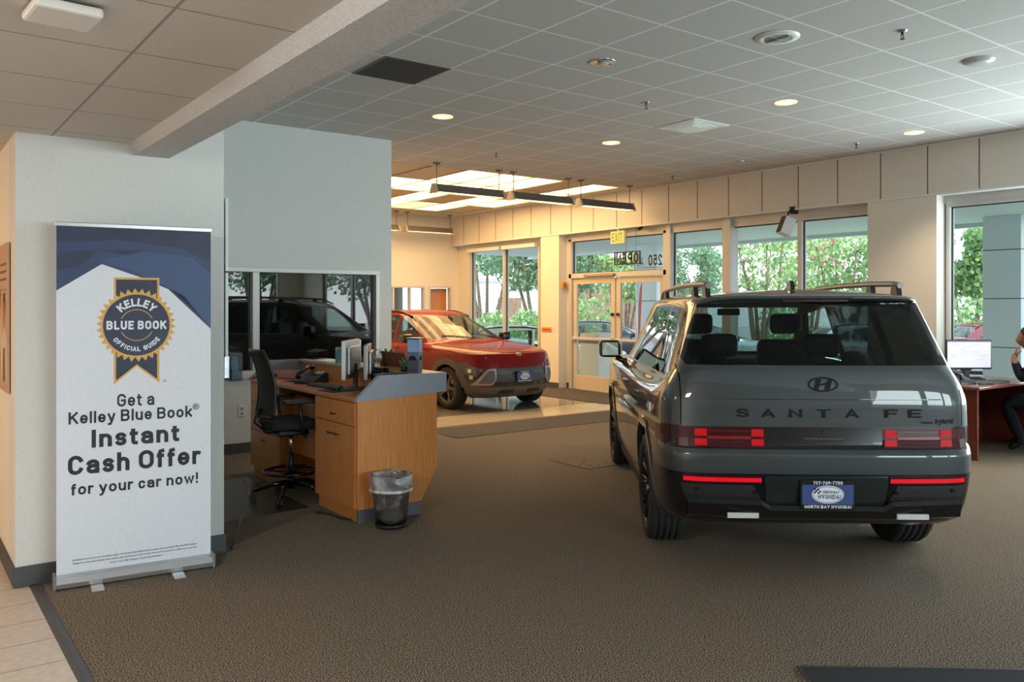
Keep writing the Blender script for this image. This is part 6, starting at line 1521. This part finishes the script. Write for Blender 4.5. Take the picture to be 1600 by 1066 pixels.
for s_, n_ in ((1, 'l'), (-1, 'r')):
    J.update({'sh' + n_: ((.13, s_ * .185, .98), .075), 'el' + n_: ((.30, s_ * .27, .80), .055), 'wr' + n_: ((.37, s_ * .09, .99), .034), 'pm' + n_: ((.355, s_ * .055, 1.06), .028), 'hp' + n_: ((.06, s_ * .10, .54), .095), 'kn' + n_: ((.46, s_ * .14, .53), .07), 'an' + n_: ((.30, s_ * .15, .12), .045), 'ft' + n_: ((.42, s_ * .16, .05), .038)})
    E_ += [('nk0', 'sh' + n_), ('sh' + n_, 'el' + n_), ('el' + n_, 'wr' + n_), ('wr' + n_, 'pm' + n_), ('pel', 'hp' + n_), ('hp' + n_, 'kn' + n_), ('kn' + n_, 'an' + n_), ('an' + n_, 'ft' + n_)]
bd = skin_body('body', J, E_, M_jack, pr)
# colour the body by zone: jacket, trousers, skin, shoes
bd.data.materials.append(M_trs); bd.data.materials.append(M_skin); bd.data.materials.append(M_gblack)
for p in bd.data.polygons:
    c = p.center
    if c.z < .10 and c.x > .2: p.material_index = 3
    elif (c.x > .14 and c.z < .62) or c.z < .50: p.material_index = 1
    elif c.z > 1.085 or (c.x > .335 and c.z > .965): p.material_index = 2
# head with face, ears and hair
HC = Vector((.235, 0, 1.235)); q = MB(); q.ball(HC, .1, None, (.98, .78, 1.16), 4)
for v in q.bm.verts:
    d = v.co - HC
    if d.x > 0:
        if d.z < -.02: v.co.x += .012; v.co.y *= 1 - .9 * abs(min(0, d.z + .02)) / .12 * .5
        for yy in (.033, -.033):                     # eye sockets
            w = math.exp(-((d.y - yy) ** 2 + (d.z - .005) ** 2) / .0003); v.co.x -= .010 * w
        v.co.x += .022 * math.exp(-(d.y ** 2) / .00012 - ((d.z + .022) ** 2) / .0006)   # nose
        v.co.x += .006 * math.exp(-(d.y ** 2) / .0006 - ((d.z + .058) ** 2) / .00008)   # lips
q.build('head', M_skin, pr)
for s_ in (1, -1):
    q = MB(); q.ball(HC + Vector((.078, s_ * .033, .006)), .012, None, (1, 1, 1), 2); q.build('eye', mat('eye white', (.7, .7, .68), .2), pr); q = MB(); q.ball(HC + Vector((.0, s_ * .080, -.008)), .024, None, (.7, .35, 1.2), 2); q.build('ear', M_skin, pr)
    for f_ in range(5):          # fingers curled towards the mouth, thumb from the side of the palm
        L_ = (.062, .072, .068, .055, .045)[f_]
        if f_ < 4: b0 = Vector((.352 + .0, s_ * (.075 - .015 * f_), 1.075)); b1 = b0 + Vector((-.012, -s_ * .004, L_ * .5)); b2 = b1 + Vector((-.028, -s_ * .006, L_ * .3))
        else: b0 = Vector((.345, s_ * .085, 1.045)); b1 = b0 + Vector((-.02, s_ * .012, .025)); b2 = b1 + Vector((-.02, -s_ * .004, .02))
        q = MB(); q.tube([b0 - Vector((0, 0, .015)), b0, b1, b2], [.010, .0095, .0085, .0065], None, 8); q.ball(b2, .0065, None, (1, 1, 1), 2); q.build('finger' if f_ < 4 else 'thumb', M_skin, pr)
q = MB(); q.ball(HC + Vector((-.014, 0, .020)), .103, None, (1.0, .84, 1.10), 4)
bmesh.ops.bisect_plane(q.bm, geom=q.bm.verts[:] + q.bm.edges[:] + q.bm.faces[:], plane_co=HC + Vector((.045, 0, .02)), plane_no=Vector((.9, 0, -.55)).normalized(), clear_outer=True)
q.build('hair', mat('dark hair', (.010, .009, .008), .7, bump=(60, .5, .004)), pr)
q = MB()
for s_ in (1, -1): q.tube([(HC.x + .096, HC.y + s_ * (.033 + .02 * math.cos(2 * math.pi * k / 16)), HC.z + .006 + .016 * math.sin(2 * math.pi * k / 16)) for k in range(16)], .0015, None, 5, closed=True); q.tube([(HC.x + .094, HC.y + s_ * .053, HC.z + .010), (HC.x + .0, HC.y + s_ * .083, HC.z + .008)], .0015, None, 5)
q.build('glasses', M_blackm, pr)
